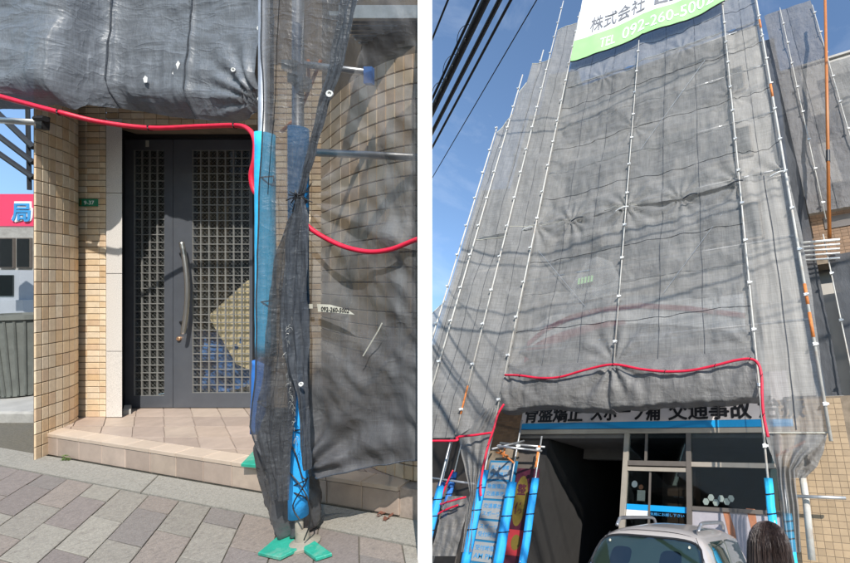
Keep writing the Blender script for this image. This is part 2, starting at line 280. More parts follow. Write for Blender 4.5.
M['hem'] = mesh_mat('doubled_mesh_hem', (0.055, 0.062, 0.075), 0.95, 0.03, 0.42, 0.03, 3, 0.25, 0.2, spec=0.45, crease=0.4, cscale=9, weave=260, bdist=0.008)

M['drape'] = mesh_mat('folded_black_mesh', (0.06, 0.063, 0.07), 0.80, 0.08, 0.45, 0.06, 2.0, 0.25, 0.2, spec=0.45, crease=0.4, cscale=6, weave=260, wdir='Z')
# ------------------------------------------------------------------ builders
LOC = {}
FRM = {}
class MB:
    def __init__(s): s.v = []; s.f = []
    def add(s, vs, fs):
        b = len(s.v); s.v += [Vector(p) for p in vs]; s.f += [tuple(b + i for i in q) for q in fs]; return s
    def box(s, a, b):
        x0, y0, z0 = a; x1, y1, z1 = b
        return s.add([(x0, y0, z0), (x1, y0, z0), (x1, y1, z0), (x0, y1, z0), (x0, y0, z1), (x1, y0, z1), (x1, y1, z1), (x0, y1, z1)],
                     [(0, 3, 2, 1), (4, 5, 6, 7), (0, 1, 5, 4), (1, 2, 6, 5), (2, 3, 7, 6), (3, 0, 4, 7)])
    def obox(s, c, ax, ay, az):   # oriented box: centre and three half-axes
        c, ax, ay, az = map(Vector, (c, ax, ay, az))
        P = [c + i * ax + j * ay + k * az for k in (-1, 1) for (i, j) in ((-1, -1), (1, -1), (1, 1), (-1, 1))]
        return s.add(P, [(0, 3, 2, 1), (4, 5, 6, 7), (0, 1, 5, 4), (1, 2, 6, 5), (2, 3, 7, 6), (3, 0, 4, 7)])
    def prism(s, poly, z0, z1, bev=0.0):
        n = len(poly); c = sum((Vector((p[0], p[1], 0)) for p in poly), Vector()) / n
        bot = [(p[0], p[1], z0) for p in poly]; mid = [(p[0], p[1], z1 - bev) for p in poly]
        if bev:
            top = []
            for p in poly:
                d = c - Vector((p[0], p[1], 0)); L = max(d.length, 1e-6)
                q = Vector((p[0], p[1], 0)) + d / L * min(bev * 1.4, L * 0.4); top.append((q.x, q.y, z1))
            vs = bot + mid + top
            fs = [tuple(range(n - 1, -1, -1)), tuple(range(2 * n, 3 * n))]
            for i in range(n):
                j = (i + 1) % n; fs += [(i, j, n + j, n + i), (n + i, n + j, 2 * n + j, 2 * n + i)]
            return s.add(vs, fs)
        fs = [tuple(range(n - 1, -1, -1)), tuple(range(n, 2 * n))]
        for i in range(n):
            j = (i + 1) % n; fs.append((i, j, n + j, n + i))
        return s.add(bot + mid, fs)
    def tube(s, pts, r, n=8, cap=True, rfun=None):
        pts = [Vector(p) for p in pts]; rings = []; up = None
        for i, p in enumerate(pts):
            t = (pts[min(i + 1, len(pts) - 1)] - pts[max(i - 1, 0)])
            t = t.normalized() if t.length > 1e-9 else Vector((0, 0, 1))
            if up is None:
                up = Vector((0, 0, 1)) if abs(t.z) < 0.9 else Vector((0, 1, 0))
            a = (up - t * up.dot(t)); a.normalize(); b = t.cross(a); up = a
            rr = rfun(i / (len(pts) - 1)) if rfun else (r[i] if isinstance(r, (list, tuple)) else r)
            rings.append([p + (a * math.cos(2 * PI * k / n) + b * math.sin(2 * PI * k / n)) * rr for k in range(n)])
        vs = [q for R_ in rings for q in R_]; fs = []
        for i in range(len(pts) - 1):
            for k in range(n):
                k2 = (k + 1) % n; fs.append((i * n + k, i * n + k2, (i + 1) * n + k2, (i + 1) * n + k))
        if cap: fs += [tuple(range(n - 1, -1, -1)), tuple(range((len(pts) - 1) * n, len(pts) * n))]
        return s.add(vs, fs)
    def grid(s, fn, nu, nv):
        vs = [fn(i / nu, j / nv) for j in range(nv + 1) for i in range(nu + 1)]
        w_ = nu + 1
        return s.add(vs, [(j * w_ + i, j * w_ + i + 1, (j + 1) * w_ + i + 1, (j + 1) * w_ + i) for j in range(nv) for i in range(nu)])
    def lathe(s, c, prof, n=16, axis='Z'):
        c = Vector(c); vs = []
        for (r, h) in prof:
            for k in range(n):
                a = 2 * PI * k / n; p = (r * math.cos(a), r * math.sin(a), h)
                if axis == 'Y': p = (p[0], p[2], p[1])
                if axis == 'X': p = (p[2], p[0], p[1])
                vs.append(c + Vector(p))
        fs = []
        for i in range(len(prof) - 1):
            for k in range(n):
                k2 = (k + 1) % n; fs.append((i * n + k, i * n + k2, (i + 1) * n + k2, (i + 1) * n + k))
        fs += [tuple(range(n)), tuple(range((len(prof) - 1) * n, len(prof) * n))]
        return s.add(vs, fs)
    def mesh(s, name, off=(0, 0, 0), smooth=False, m=None):
        me = bpy.data.meshes.new(name); off = Vector(off)
        me.from_pydata([v - off for v in s.v], [], s.f); me.update()
        if smooth:
            for p in me.polygons: p.use_smooth = True
        if m: me.materials.append(m)
        return me
def props(o, label=None, cat=None, group=None, kind=None):
    if label: o['label'] = label
    if cat: o['category'] = cat
    if group: o['group'] = group
    if kind: o['kind'] = kind
def thing(name, label, cat, loc, fr='W', group=None, kind=None):
    o = bpy.data.objects.new(name, None); COL.objects.link(o); o.empty_display_size = 0.1
    o.matrix_world = FR[fr] @ Matrix.Translation(Vector(loc)); LOC[o.name] = Vector(loc); FRM[o.name] = fr
    props(o, label, cat, group, kind); return o
def part(name, mb, m, parent, label=None, smooth=False, kind=None):
    off = LOC[parent.name]
    o = bpy.data.objects.new(name, mb.mesh(name, off, smooth, M[m] if isinstance(m, str) else m)); COL.objects.link(o)
    o.parent = parent; LOC[o.name] = off; props(o, label, kind=kind); return o
def inst(name, me, parent, pos, rz=0.0, tilt=None):
    o = bpy.data.objects.new(name, me); COL.objects.link(o); o.parent = parent
    o.location = Vector(pos) - LOC[parent.name]; o.rotation_euler = (tilt[0] if tilt else 0, tilt[1] if tilt else 0, rz); LOC[o.name] = Vector(pos); return o
def single(name, mb, m, label, cat, fr='W', group=None, kind=None, smooth=False):
    xs = [v.x for v in mb.v]; ys = [v.y for v in mb.v]; zs = [v.z for v in mb.v]
    off = Vector(((min(xs) + max(xs)) / 2, (min(ys) + max(ys)) / 2, min(zs)))
    o = bpy.data.objects.new(name, mb.mesh(name, off, smooth, M[m] if isinstance(m, str) else m)); COL.objects.link(o)
    o.matrix_world = FR[fr] @ Matrix.Translation(off); LOC[o.name] = off; FRM[o.name] = fr
    props(o, label, cat, group, kind); return o
def smooth_pts(pts, k=6):
    P = [Vector(p) for p in pts]; out = []
    for i in range(len(P) - 1):
        p0, p1, p2, p3 = P[max(i - 1, 0)], P[i], P[i + 1], P[min(i + 2, len(P) - 1)]
        for j in range(k):
            t = j / k
            out.append(0.5 * ((2 * p1) + (p2 - p0) * t + (2 * p0 - 5 * p1 + 4 * p2 - p3) * t * t + (3 * p1 - p0 - 3 * p2 + p3) * t ** 3))
    out.append(P[-1]); return out
def fx(p, o=4, h=0.9): return noise.fractal(Vector(p), h, 2.0, o)
TILE_ME = {}
def tile_mesh(w_, h_, d_, m, bev=0.0025):
    key = (round(w_, 4), round(h_, 4), round(d_, 4), m)
    if key not in TILE_ME:
        x, z = w_ / 2, h_ / 2; b = bev
        vs = [(-x, 0, -z), (x, 0, -z), (x, 0, z), (-x, 0, z), (-x, -d_ + b, -z), (x, -d_ + b, -z), (x, -d_ + b, z), (-x, -d_ + b, z),
              (-x + b, -d_, -z + b), (x - b, -d_, -z + b), (x - b, -d_, z - b), (-x + b, -d_, z - b)]
        fs = [(0, 1, 5, 4), (1, 2, 6, 5), (2, 3, 7, 6), (3, 0, 4, 7), (4, 5, 9, 8), (5, 6, 10, 9), (6, 7, 11, 10), (7, 4, 8, 11), (8, 9, 10, 11)]
        TILE_ME[key] = MB().add(vs, fs).mesh('tile', m=M[m])
    return TILE_ME[key]
DG = None
def text_mb(s, width=None, height=None, depth=0.004, bold=0.0, shear=0.0, fat=0.0):
    """a word as a mesh in the x/z plane, reading left to right seen from -y, lower left at 0"""
    cu = bpy.data.curves.new('t', 'FONT'); cu.body = s; cu.size = 1; cu.offset = bold; cu.extrude = 0.01; cu.resolution_u = 3; cu.shear = shear
    o = bpy.data.objects.new('t', cu); COL.objects.link(o)
    dg = bpy.context.evaluated_depsgraph_get(); me = bpy.data.meshes.new_from_object(o.evaluated_get(dg))
    vs = [v.co.copy() for v in me.vertices]; fs = [tuple(p.vertices) for p in me.polygons]
    bpy.data.objects.remove(o); bpy.data.curves.remove(cu); bpy.data.meshes.remove(me)
    x0 = min(v.x for v in vs); x1 = max(v.x for v in vs); y0 = min(v.y for v in vs); y1 = max(v.y for v in vs)
    sx = width / (x1 - x0) if width else height / (y1 - y0); sy = height / (y1 - y0) if height else sx
    mb = MB(); mb.v = [Vector(((v.x - x0) * sx, -depth if v.z > 0 else 0, (v.y - y0) * sy)) for v in vs]; mb.f = fs
    if fat:
        v0, f0 = list(mb.v), list(mb.f)
        for k, (ax, az) in enumerate(((fat, 0), (-fat, 0), (0, fat * 0.6), (0, -fat * 0.6))):
            mb.add([v + Vector((ax, -0.0006 * (k + 1), az)) for v in v0], f0)
    return mb
def moved(mb, mtx):
    mb.v = [mtx @ v for v in mb.v]; return mb
def clip(poly, p, n):   # keep the side n points to (2D)
    out = []
    for i in range(len(poly)):
        a, b = poly[i], poly[(i + 1) % len(poly)]
        da = (a[0] - p[0]) * n[0] + (a[1] - p[1]) * n[1]; db = (b[0] - p[0]) * n[0] + (b[1] - p[1]) * n[1]
        if da >= 0: out.append(a)
        if (da >= 0) != (db >= 0):
            t = da / (da - db); out.append((a[0] + (b[0] - a[0]) * t, a[1] + (b[1] - a[1]) * t))
    return out
def area(p): return abs(sum(p[i][0] * p[(i + 1) % len(p)][1] - p[(i + 1) % len(p)][0] * p[i][1] for i in range(len(p)))) / 2

# =====================================================================
# PLACE ONE (frame 'L'): the entrance door behind the hanging mesh
# =====================================================================
HP, HL = 1.27, 1.11           # pavement and landing, below the eye
VA = Vector((-0.5594, 0.8289)); VB = Vector((0.9679, -0.2512)); O2 = Vector((-3.6253, 2.6327))
def ab(a, b): p = O2 + VA * a + VB * b; return (p.x, p.y)
RLIM = ((0, 0), (-1.0, -0.5208))       # keeps X/Z left of the white wall
def rclip(poly): return clip(poly, RLIM[0], RLIM[1])
pav = thing('pavement', None, None, (-2.5, 2.0, -HP), 'L', kind='structure')
base = [(-6, 0.5), (-0.27, 0.5), (-1.6, 3.0), (-3.0, 3.3), (-7.5, 5.0)]
part('mortar_bed', MB().prism(base, -HP - 0.12, -HP - 0.008), 'joint', pav)
G = 0.006
for k in range(-9, 16):
    a = 0.0; first = True
    while a > -3.0:
        L = (1 / 6 if (k % 2) and first else 1 / 3); first = False
        poly = [ab(a - G / 2, 0.26 * k + G / 2), ab(a - G / 2, 0.26 * (k + 1) - G / 2), ab(a - L + G / 2, 0.26 * (k + 1) - G / 2), ab(a - L + G / 2, 0.26 * k + G / 2)]
        a -= L
        poly = rclip(clip(poly, (0, 0.55), (0, 1)))
        if len(poly) < 3 or area(poly) < 2e-4: continue
        if min(p[0] / p[1] for p in poly) < -2.4: continue
        c = sum((Vector(p) for p in poly), Vector((0, 0))) / len(poly)
        dz = random.uniform(-0.0015, 0.0015)
        mb = MB().prism([(p[0] - c.x, p[1] - c.y) for p in poly], -0.05, 0.0 + dz, 0.003)
        inst('paver', mb.mesh('paver', m=M['paver']), pav, (c.x, c.y, -HP))
ks = thing('kerb_strip', None, None, (-3, 2.6, -HP), 'L', kind='structure')
for b0, b1 in ((-1.9, 0.70), (0.706, 3.4)):
    poly = rclip([ab(0.004, b0), ab(0.004, b1), ab(0.262, b1), ab(0.262, b0)])
    part('kerb_stone', MB().prism(poly[::-1], -HP - 0.1, -HP + 0.004, 0.004), 'kerb', ks)
# landing
lan = thing('landing', None, None, (-3, 3, -HL), 'L', kind='structure')
E0 = Vector((-4.43, 3.035)); eb = VB.copy(); en = Vector((-VB.y, VB.x))   # inward normal
if en.y < 0: en = -en
def ed(s, d): p = E0 + eb * s + en * d; return (p.x, p.y)
lp = rclip([ed(0.02, 0.012), ed(4.2, 0.012), (-1.9, 3.75), (-4.9, 3.75), (-4.75, 3.3)])
part('mortar_bed', MB().prism(lp, -HP - 0.02, -HL - 0.008), 'fgrout', lan)
TV = Vector(((160 - 631) / F, 1.0))
zl = [3.62, 3.37, 3.14, 2.92, 2.71, 2.50, 2.29, 2.08]
for r in range(len(zl) - 1):
    z1, z0 = zl[r], zl[r + 1]
    for c_ in range(-9, 14):
        xa = -3.62 + 0.235 * c_; xb = xa + 0.235
        def xt(xr, z): return xr + TV.x * (z - 3.58)
        g = 0.003
        poly = [(xt(xa, z0) + g, z0 + g), (xt(xb, z0) - g, z0 + g), (xt(xb, z1) - g, z1 - g), (xt(xa, z1) + g, z1 - g)]
        n_ = en
        poly = clip(poly, ed(0, 0.10), (en.x, en.y)); 
        if len(poly) < 3: continue
        poly = rclip(poly)
        if len(poly) < 3: continue
        poly = clip(poly, (-4.43, 3.035), (0.93, -0.0 + 0.36))
        if len(poly) < 3 or area(poly) < 3e-4: continue
        c = sum((Vector(p) for p in poly), Vector((0, 0))) / len(poly)
        mb = MB().prism([(p[0] - c.x, p[1] - c.y) for p in poly], -0.02, random.uniform(-0.0008, 0.0008), 0.002)
        inst('floor_tile', mb.mesh('floor_tile', m=M['floortile']), lan, (c.x, c.y, -HL))
th = math.atan2(eb.y, eb.x)
s = 0.03
k = 0
while s < 3.7:
    s1 = s + 0.25; mid = ed(s + 0.125, 0.0)
    if mid[0] / mid[1] < -0.53:
        w_ = 0.245
        if ed(s1, 0)[0] / ed(s1, 0)[1] > -0.5208: w_ = 0.15; mid = ed(s + 0.078, 0.0)
        inst('riser_tile', tile_mesh(w_, 0.128, 0.012, 'floortile', 0.003), lan, (mid[0] + en.x * 0.012, mid[1] + en.y * 0.012, -HP + 0.068), th)
        mn = MB().prism([(-w_ / 2, -0.004), (w_ / 2, -0.004), (w_ / 2, 0.096), (-w_ / 2, 0.096)], -0.024, 0.0, 0.003).mesh('nosing_tile', m=M['nosing']) if k == 0 or w_ != 0.245 else mn
        inst('nosing_tile', mn, lan, (mid[0], mid[1], -HL + 0.001), th)
    s = s1; k += 1
# tiled walls and pier -------------------------------------------------
ZW = 3.35
TH, TW = 0.0497, 0.103
def LX(x, Z): return (x - PX) * Z / F
def LY(y, Z): return -(y - PY) * Z / F
wl = thing('tiled_wall', 'flat wall of narrow beige tiles beside and above the dark entrance door', 'wall', (LX(90, ZW), ZW, -HL), 'L')
part('grout', MB().prism([(LX(77, ZW), ZW + 0.003), (LX(105.8, ZW), ZW + 0.003), (LX(105.8, ZW + 0.25), ZW + 0.25), (LX(77, ZW + 0.25), ZW + 0.25)], -HL - 0.01, 2.45).box((LX(105.8, ZW) + 0.002, ZW + 0.004, LY(125, ZW)), (LX(262, ZW), ZW + 0.25, 2.45)), 'grout', wl)
rows_ = int((LY(98, ZW) + HL) / TH)
for r in range(rows_):
    z = -HL + TH * (r + 0.5)
    for xa, xb in ((77.0, 87.2), (87.2, 99.6), (99.6, 105.8)):
        xa_, xb_ = LX(xa, ZW), LX(xb, ZW)
        inst('tile', tile_mesh(xb_ - xa_ - 0.0055, TH - 0.0055, 0.008, 'tile'), wl, ((xa_ + xb_) / 2, ZW + 0.004, z))
z0 = LY(125, ZW)
for r in range(4):
    for c_ in range(13):
        xa_ = LX(105.8, ZW) + 0.002 + TW * c_
        inst('tile', tile_mesh(TW - 0.0055, TH - 0.0055, 0.008, 'tile'), wl, (xa_ + TW / 2, ZW + 0.005, z0 + TH * (r + 0.5)))
gp_ = thing('granite_jamb', 'pale speckled granite jamb of stacked blocks left of the dark door', 'door jamb', (LX(114, ZW), 3.33, -HL), 'L')
ys = [(417, 351.6), (351, 273.8), (273.2, 193.3), (192.7, 119)]
for ya, yb in ys:
    poly = [(LX(106.2, 3.33), 3.33), (LX(122, 3.33), 3.33), (LX(122, 3.62), 3.62), (LX(106.2, 3.62) , 3.62)]
    part('granite_block', MB().prism(poly, max(LY(ya, 3.33), -HL), LY(yb, 3.33)), 'granite', gp_)
pl = thing('address_plaque', 'small green address plate with white numbers on the narrow tiles', 'sign', (LX(90, ZW), ZW - 0.012, LY(206.5, ZW)), 'L')
part('plate', MB().box((LX(81, ZW), ZW - 0.014, LY(206.5, ZW)), (LX(99, ZW), ZW - 0.004, LY(199.3, ZW))), 'greenplaq', pl)
part('lettering', moved(text_mb('9-37', height=0.032, depth=0.002), Matrix.Translation((LX(86.5, ZW), ZW - 0.0145, LY(205, ZW)))), 'white', pl)
part('emblem', MB().box((LX(82.3, ZW), ZW - 0.0165, LY(205.5, ZW)), (LX(84, ZW), ZW - 0.0142, LY(200.5, ZW))), 'yellow', pl)
# curved pier, left
pb = [(33.6, 438), (40.5, 435.6), (47.5, 433), (54.5, 430.2), (61.5, 427.6), (67.8, 424.8), (73, 422), (77, 419)]
path = [Lg(x, y, HL) for x, y in pb]
def pier(path, label, z0, z1, th_, back, extra=None, maxrow=99):
    c = path[len(path) // 2]
    t = thing('tiled_pier', label, 'pillar', (c.x, c.y, z0), 'L')
    part('grout', MB().prism([(p.x, p.y) for p in path] + back, z0 - 0.16, 2.45), 'grout', t)
    n = min(int((z1 - z0) / th_), maxrow)
    for i in range(len(path) - 1):
        a, b = path[i], path[i + 1]; d = Vector((b.x - a.x, b.y - a.y)); L = d.length; ang = math.atan2(d.y, d.x)
        me = tile_mesh(L - 0.006, th_ - 0.006, 0.008, 'tile')
        for r in range(n):
            inst('tile', me, t, ((a.x + b.x) / 2, (a.y + b.y) / 2, z0 + th_ * (r + 0.5)), ang)
    return t
pier(path, 'rounded beige tiled pillar at the left end of the entrance step', -HP - 0.0, 1.95, 0.0905, [(LX(76.9, 3.345), 3.345), (LX(76.9, 3.6), 3.6), (LX(34, 3.6), 3.6)])
pz = [(322, 3.04), (332, 2.86), (342, 2.71), (351, 2.61), (360, 2.53), (369, 2.465), (378, 2.41), (387, 2.365), (396, 2.33), (405, 2.30), (414, 2.28), (423, 2.27)]
path2 = [Vector((LX(x, z), z, 0)) for x, z in pz]
pier(path2, 'rounded beige tiled pillar behind the black mesh at right of the door', -HL, 1.35, 0.085, [(LX(423, 3.3), 3.3), (LX(322, 3.3), 3.3)])
wr_ = thing('tiled_wall', 'strip of beige tiled wall behind the blue padded tubes right of the door', 'wall', (LX(290, ZW), ZW, -HL), 'L')
part('grout', MB().box((LX(262, ZW), ZW + 0.003, -HL - 0.01), (LX(324, ZW), ZW + 0.25, 2.45)), 'grout', wr_)
for r in range(58):
    for c_ in range(4):
        xa_ = LX(274, ZW) + TW * c_
        inst('tile', tile_mesh(TW - 0.0055, TH - 0.0055, 0.008, 'tile'), wr_, (xa_ + TW / 2, ZW + 0.004, -HL + TH * (r + 0.5)))
# door -----------------------------------------------------------------
ZD = 3.58
def dx(x): return LX(x, ZD)
def dy(y): return LY(y, ZD)
dr = thing('entrance_door', 'charcoal double entrance door with square steel lattice over its glass', 'door', (dx(190), ZD, -HL), 'L')
part('door_frame', MB().box((dx(121), ZD - 0.02, -HL), (dx(124.5), ZD + 0.08, dy(134))).box((dx(254.5), ZD - 0.02, -HL), (dx(262), ZD + 0.08, dy(134))).box((dx(121), ZD - 0.021, dy(139)), (dx(262), ZD + 0.08, dy(120))), 'doordark', dr)
def leaf(x0, x1, gx0, gx1, gy0, gy1, y0=139.5, y1=407.5):
    b = MB(); zf, zb = ZD, ZD + 0.045
    b.box((dx(x0), zf, dy(y1)), (dx(gx0), zb, dy(y0))); b.box((dx(gx1), zf, dy(y1)), (dx(x1), zb, dy(y0)))
    b.box((dx(gx0), zf, dy(y1)), (dx(gx1), zb, dy(gy1))); b.box((dx(gx0), zf, dy(gy0)), (dx(gx1), zb, dy(y0)))
    lf = part('door_leaf', b, 'doormetal', dr)
    part('glass', MB().box((dx(gx0), zf + 0.022, dy(gy1)), (dx(gx1), zf + 0.026, dy(gy0))), 'glass', lf)
    g = MB(); nx = round((gx1 - gx0) / 7.7); ny = round((gy1 - gy0) / 7.75)
    for i in range(nx + 1):
        x = dx(gx0) + (dx(gx1) - dx(gx0)) * i / nx; g.box((x - 0.0035, zf + 0.002, dy(gy1)), (x + 0.0035, zf + 0.012, dy(gy0)))
    for j in range(ny + 1):
        y = dy(gy1) + (dy(gy0) - dy(gy1)) * j / ny; g.box((dx(gx0), zf + 0.004, y - 0.0035), (dx(gx1), zf + 0.014, y + 0.0035))
    part('lattice', g, 'grille', lf, kind='stuff')
    wq = MB(); W_, H_ = dx(gx1) - dx(gx0), dy(gy0) - dy(gy1); p = 0.034; r = 0.00045
    t = -H_
    while t < W_:
        for sg in (1, -1):
            a0 = max(t, 0); a1 = min(t + H_, W_)
            if a1 - a0 > 0.01:
                za, zb_ = a0 - t, a1 - t
                if sg < 0: za, zb_ = H_ - za, H_ - zb_
                A_ = Vector((dx(gx0) + a0, zf + 0.019, dy(gy1) + za)); B_ = Vector((dx(gx0) + a1, zf + 0.019, dy(gy1) + zb_))
                d = (B_ - A_); L = d.length; d /= L
                wq.obox((A_ + B_) / 2, d * L / 2, Vector((0, r, 0)), Vector((-d.z, 0, d.x)) * r)
        t += p
    part('glass_wire', wq, 'grille', lf, kind='stuff')
    return lf
leaf(124.8, 172.6, 133.5, 164.3, 150, 396)
l2 = leaf(173.4, 254.3, 192, 249.5, 150, 393)
hp = smooth_pts([Lp(x, y, ZD - 0.075) for x, y in ((181.5, 242), (184.5, 258), (187, 280), (187.2, 300), (185.5, 318), (183, 334))], 5)
hd = part('handle', MB().tube(hp, 0.017, 10), 'chrome', dr, smooth=True)
part('handle_post', MB().tube([Lp(180.5, 253.5, ZD), Lp(183.4, 253.5, ZD - 0.075)], 0.010, 8).tube([Lp(180.5, 322, ZD), Lp(184.6, 322, ZD - 0.075)], 0.010, 8), 'cardark', hd)
part('lock', MB().lathe(Lp(180, 338.5, ZD), [(0.018, 0.0), (0.018, -0.014), (0.013, -0.018)], 14, 'Y'), 'copper', dr)
part('sticker', MB().box((dx(146), ZD - 0.003, dy(147)), (dx(149), ZD - 0.0005, dy(140.5))), 'label', dr)
single('door_stop', MB().prism([Lg(x, y, HL).to_2d() for x, y in ((123, 415), (131, 414), (131.5, 409), (124, 409.5))], -HL, -HL + 0.04, 0.006), 'concrete', 'little stone wedge on the floor at the foot of the granite jamb', 'door stop', 'L')
# hall behind the glass
hall = thing('entrance_hall', None, None, (dx(190), 4.2, -HL), 'L', kind='structure')
hb = MB(); xl, xr_ = dx(100), dx(264)
hb.add([(xl, 3.66, -HL), (xl, 6.2, -HL), (xl, 6.2, 1.6), (xl, 3.66, 1.6)], [(0, 1, 2, 3)]); hb.add([(xr_ , 3.66, -HL), (xr_, 6.2, -HL), (xr_, 6.2, 1.6), (xr_, 3.66, 1.6)], [(3, 2, 1, 0)])
hb.add([(xl, 6.2, -HL), (xr_, 6.2, -HL), (xr_, 6.2, 1.6), (xl, 6.2, 1.6)], [(0, 1, 2, 3)]); hb.add([(xl, 3.64, 1.6), (xr_, 3.64, 1.6), (xr_, 6.2, 1.6), (xl, 6.2, 1.6)], [(0, 1, 2, 3)])
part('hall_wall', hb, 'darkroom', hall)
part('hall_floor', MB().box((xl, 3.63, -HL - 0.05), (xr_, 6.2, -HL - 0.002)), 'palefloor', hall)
ZP = 3.66
def fpoly(pts, Z, t):   # upright flat panel cut to an outline, given thickness t
    a = [Lp(x, y, Z) for x, y in pts]; n = len(a)
    return MB().add([p for p in a] + [p + Vector((0, t, 0)) for p in a], [tuple(range(n)), tuple(range(2 * n - 1, n - 1, -1))] + [(i, n + i, n + (i + 1) % n, (i + 1) % n) for i in range(n)])
single('reflection_panel', fpoly([(208, 316), (229, 297), (248, 280), (262, 279), (262, 374), (250, 370), (236, 364), (224, 343)], ZP, 0.018), 'reflect_tan', 'tan panel standing in for a reflection in the right leaf of the lattice door', 'board', 'L')  # added panel, imitates the tan part of a street reflection in the glass
def reflection(u, v):
    p = Lp(186 + 70 * u, 326 + 62 * v + 6 * math.sin(u * 4), ZP + 0.08); p.y += 0.12 * fx((u * 4, v * 4, 2)); return p
single('blue_reflection', MB().grid(reflection, 20, 14), 'reflection', 'crumpled dark blue sheet standing in for a reflection in the door glass below the tan panel', 'reflection', 'L', smooth=True)  # added sheet, imitates the blue part of that reflection
# alley and things seen past the pillar at the far left ------------------
al = MB().prism([(-14, 2.9), (LX(36, 2.9), 2.9), (LX(36, 9.5), 9.5), (-24, 9.5)], -HP - 0.1, -HP - 0.01)
single('side_street', al, 'concrete', None, None, 'L', kind='structure')
bl = thing('grey_building', 'grey building front behind the pink sign at the far left', 'building', (LX(0, 9.4), 9.4, -HP), 'L')
part('wall', MB().box((LX(-70, 9.4), 9.4, -HP), (LX(38, 9.4), 11.5, LY(226, 9.4))), 'concrete', bl)
for i in range(2):
    wn = part('window', MB().box((LX(2 + 17 * i, 9.4), 9.36, LY(268, 9.4)), (LX(16 + 17 * i, 9.4), 9.42, LY(238, 9.4))), 'darkframe', bl)
    part('pane', MB().box((LX(3 + 17 * i, 9.4), 9.345, LY(267, 9.4)), (LX(15 + 17 * i, 9.4), 9.359, LY(239, 9.4))), 'shopglass', wn)
sg = thing('shop_sign', 'crimson pink sign board with a blue and white character left of the pillar', 'sign', (LX(20, 6.6), 6.6, LY(226, 6.6)), 'L')
part('board', MB().box((LX(-40, 6.6), 6.6, LY(226, 6.6)), (LX(36, 6.6), 6.75, LY(194, 6.6))), 'pink', sg)
t1 = text_mb('局', width=0.34, depth=0.01, bold=0.10); t2 = text_mb('局', width=0.30, depth=0.01, bold=0.02)
part('lettering', moved(t1, Matrix.Translation((LX(12.5, 6.6), 6.597, LY(222.5, 6.6)))), 'white', sg)
part('lettering', moved(t2, Matrix.Translation((LX(13.6, 6.6), 6.585, LY(221.8, 6.6)))), 'bluetext', sg)
part('post', MB().tube([(LX(31.5, 6.6), 6.7, -HP), (LX(31.5, 6.6), 6.7, LY(96, 6.6))], 0.04, 8), 'wpaint', sg)
rl = thing('black_railing', 'black sloping rails against blue sky left of the pillar', 'railing', (LX(20, 5.2), 5.2, LY(190, 5.2)), 'L')
for (xa, ya, xb, yb) in ((-12, 104, 34, 148), (-12, 128, 34, 163), (-12, 146, 34, 178)):
    part('rail', MB().tube([Lp(xa, ya, 5.2), Lp(xb, yb, 5.2)], 0.032, 8), 'cardark', rl)
part('post', MB().tube([Lp(29.5, 190, 5.22), Lp(27.5, 100, 5.22)], 0.02, 8), 'cardark', rl)
vn = thing('parked_van', 'white van with dark windows glimpsed past the pillar at the far left', 'van', (LX(10, 7.6), 7.6, -HP), 'L')
vx0, vx1 = LX(-60, 7.6), LX(31, 7.6)
part('body', MB().prism([(vx0, 7.6), (vx1 - 0.15, 7.6), (vx1, 7.75), (vx1, 9.2), (vx0, 9.2)], -HP + 0.3, LY(300, 7.6) + 0.0).prism([(vx0, 7.66), (vx1 - 0.3, 7.66), (vx1 - 0.2, 7.8), (vx1 - 0.2, 9.1), (vx0, 9.1)], LY(300, 7.6), LY(270, 7.6)), 'vanpaint', vn)
part('window', MB().box((vx0 + 0.2, 7.64, LY(296, 7.6)), (vx1 - 0.4, 7.655, LY(275, 7.6))), 'carglass', vn)
for xx in (vx0 + 0.6, vx1 - 0.5):
    wv = part('wheel', MB().lathe((xx, 7.58, -HP + 0.3), [(0.30, 0), (0.30, 0.2)], 18, 'Y'), 'tyre', vn)
    part('rim', MB().lathe((xx, 7.57, -HP + 0.3), [(0.16, 0), (0.18, 0.02)], 14, 'Y'), 'rim', wv)
bn = thing('ribbed_bin', 'dark grey ribbed tub standing left of the tiled pillar', 'bin', (LX(22, 4.2), 4.2, -HP), 'L')
prof = [(0.19, 0), (0.27, 0.78), (0.29, 0.78), (0.29, 0.83), (0.26, 0.83), (0.25, 0.75)]
cbin = Vector((LX(14, 4.2), 4.3, LY(395, 4.2)))
bm_ = MB().lathe(cbin, prof, 28); part('tub', bm_, 'binmesh', bn)
for i in range(28):
    a = 2 * PI * i / 28; part_ = [cbin + Vector((math.cos(a) * (0.195 + 0.08 * q), math.sin(a) * (0.195 + 0.08 * q), 0.78 * q)) for q in (0.02, 0.5, 0.98)]
    if math.sin(a) < 0.2: part('rib', MB().tube(part_, 0.009, 5), 'binmesh', bn)
single('concrete_block', MB().prism([(LX(-30, 3.7), 3.7), (LX(35, 3.7), 3.7), (LX(35, 4.8), 4.8), (LX(-30, 4.8), 4.8)], -HP - 0.01, LY(395, 4.25), 0.02), 'concrete', 'rough concrete block under the grey tub at the far left', 'block', 'L')
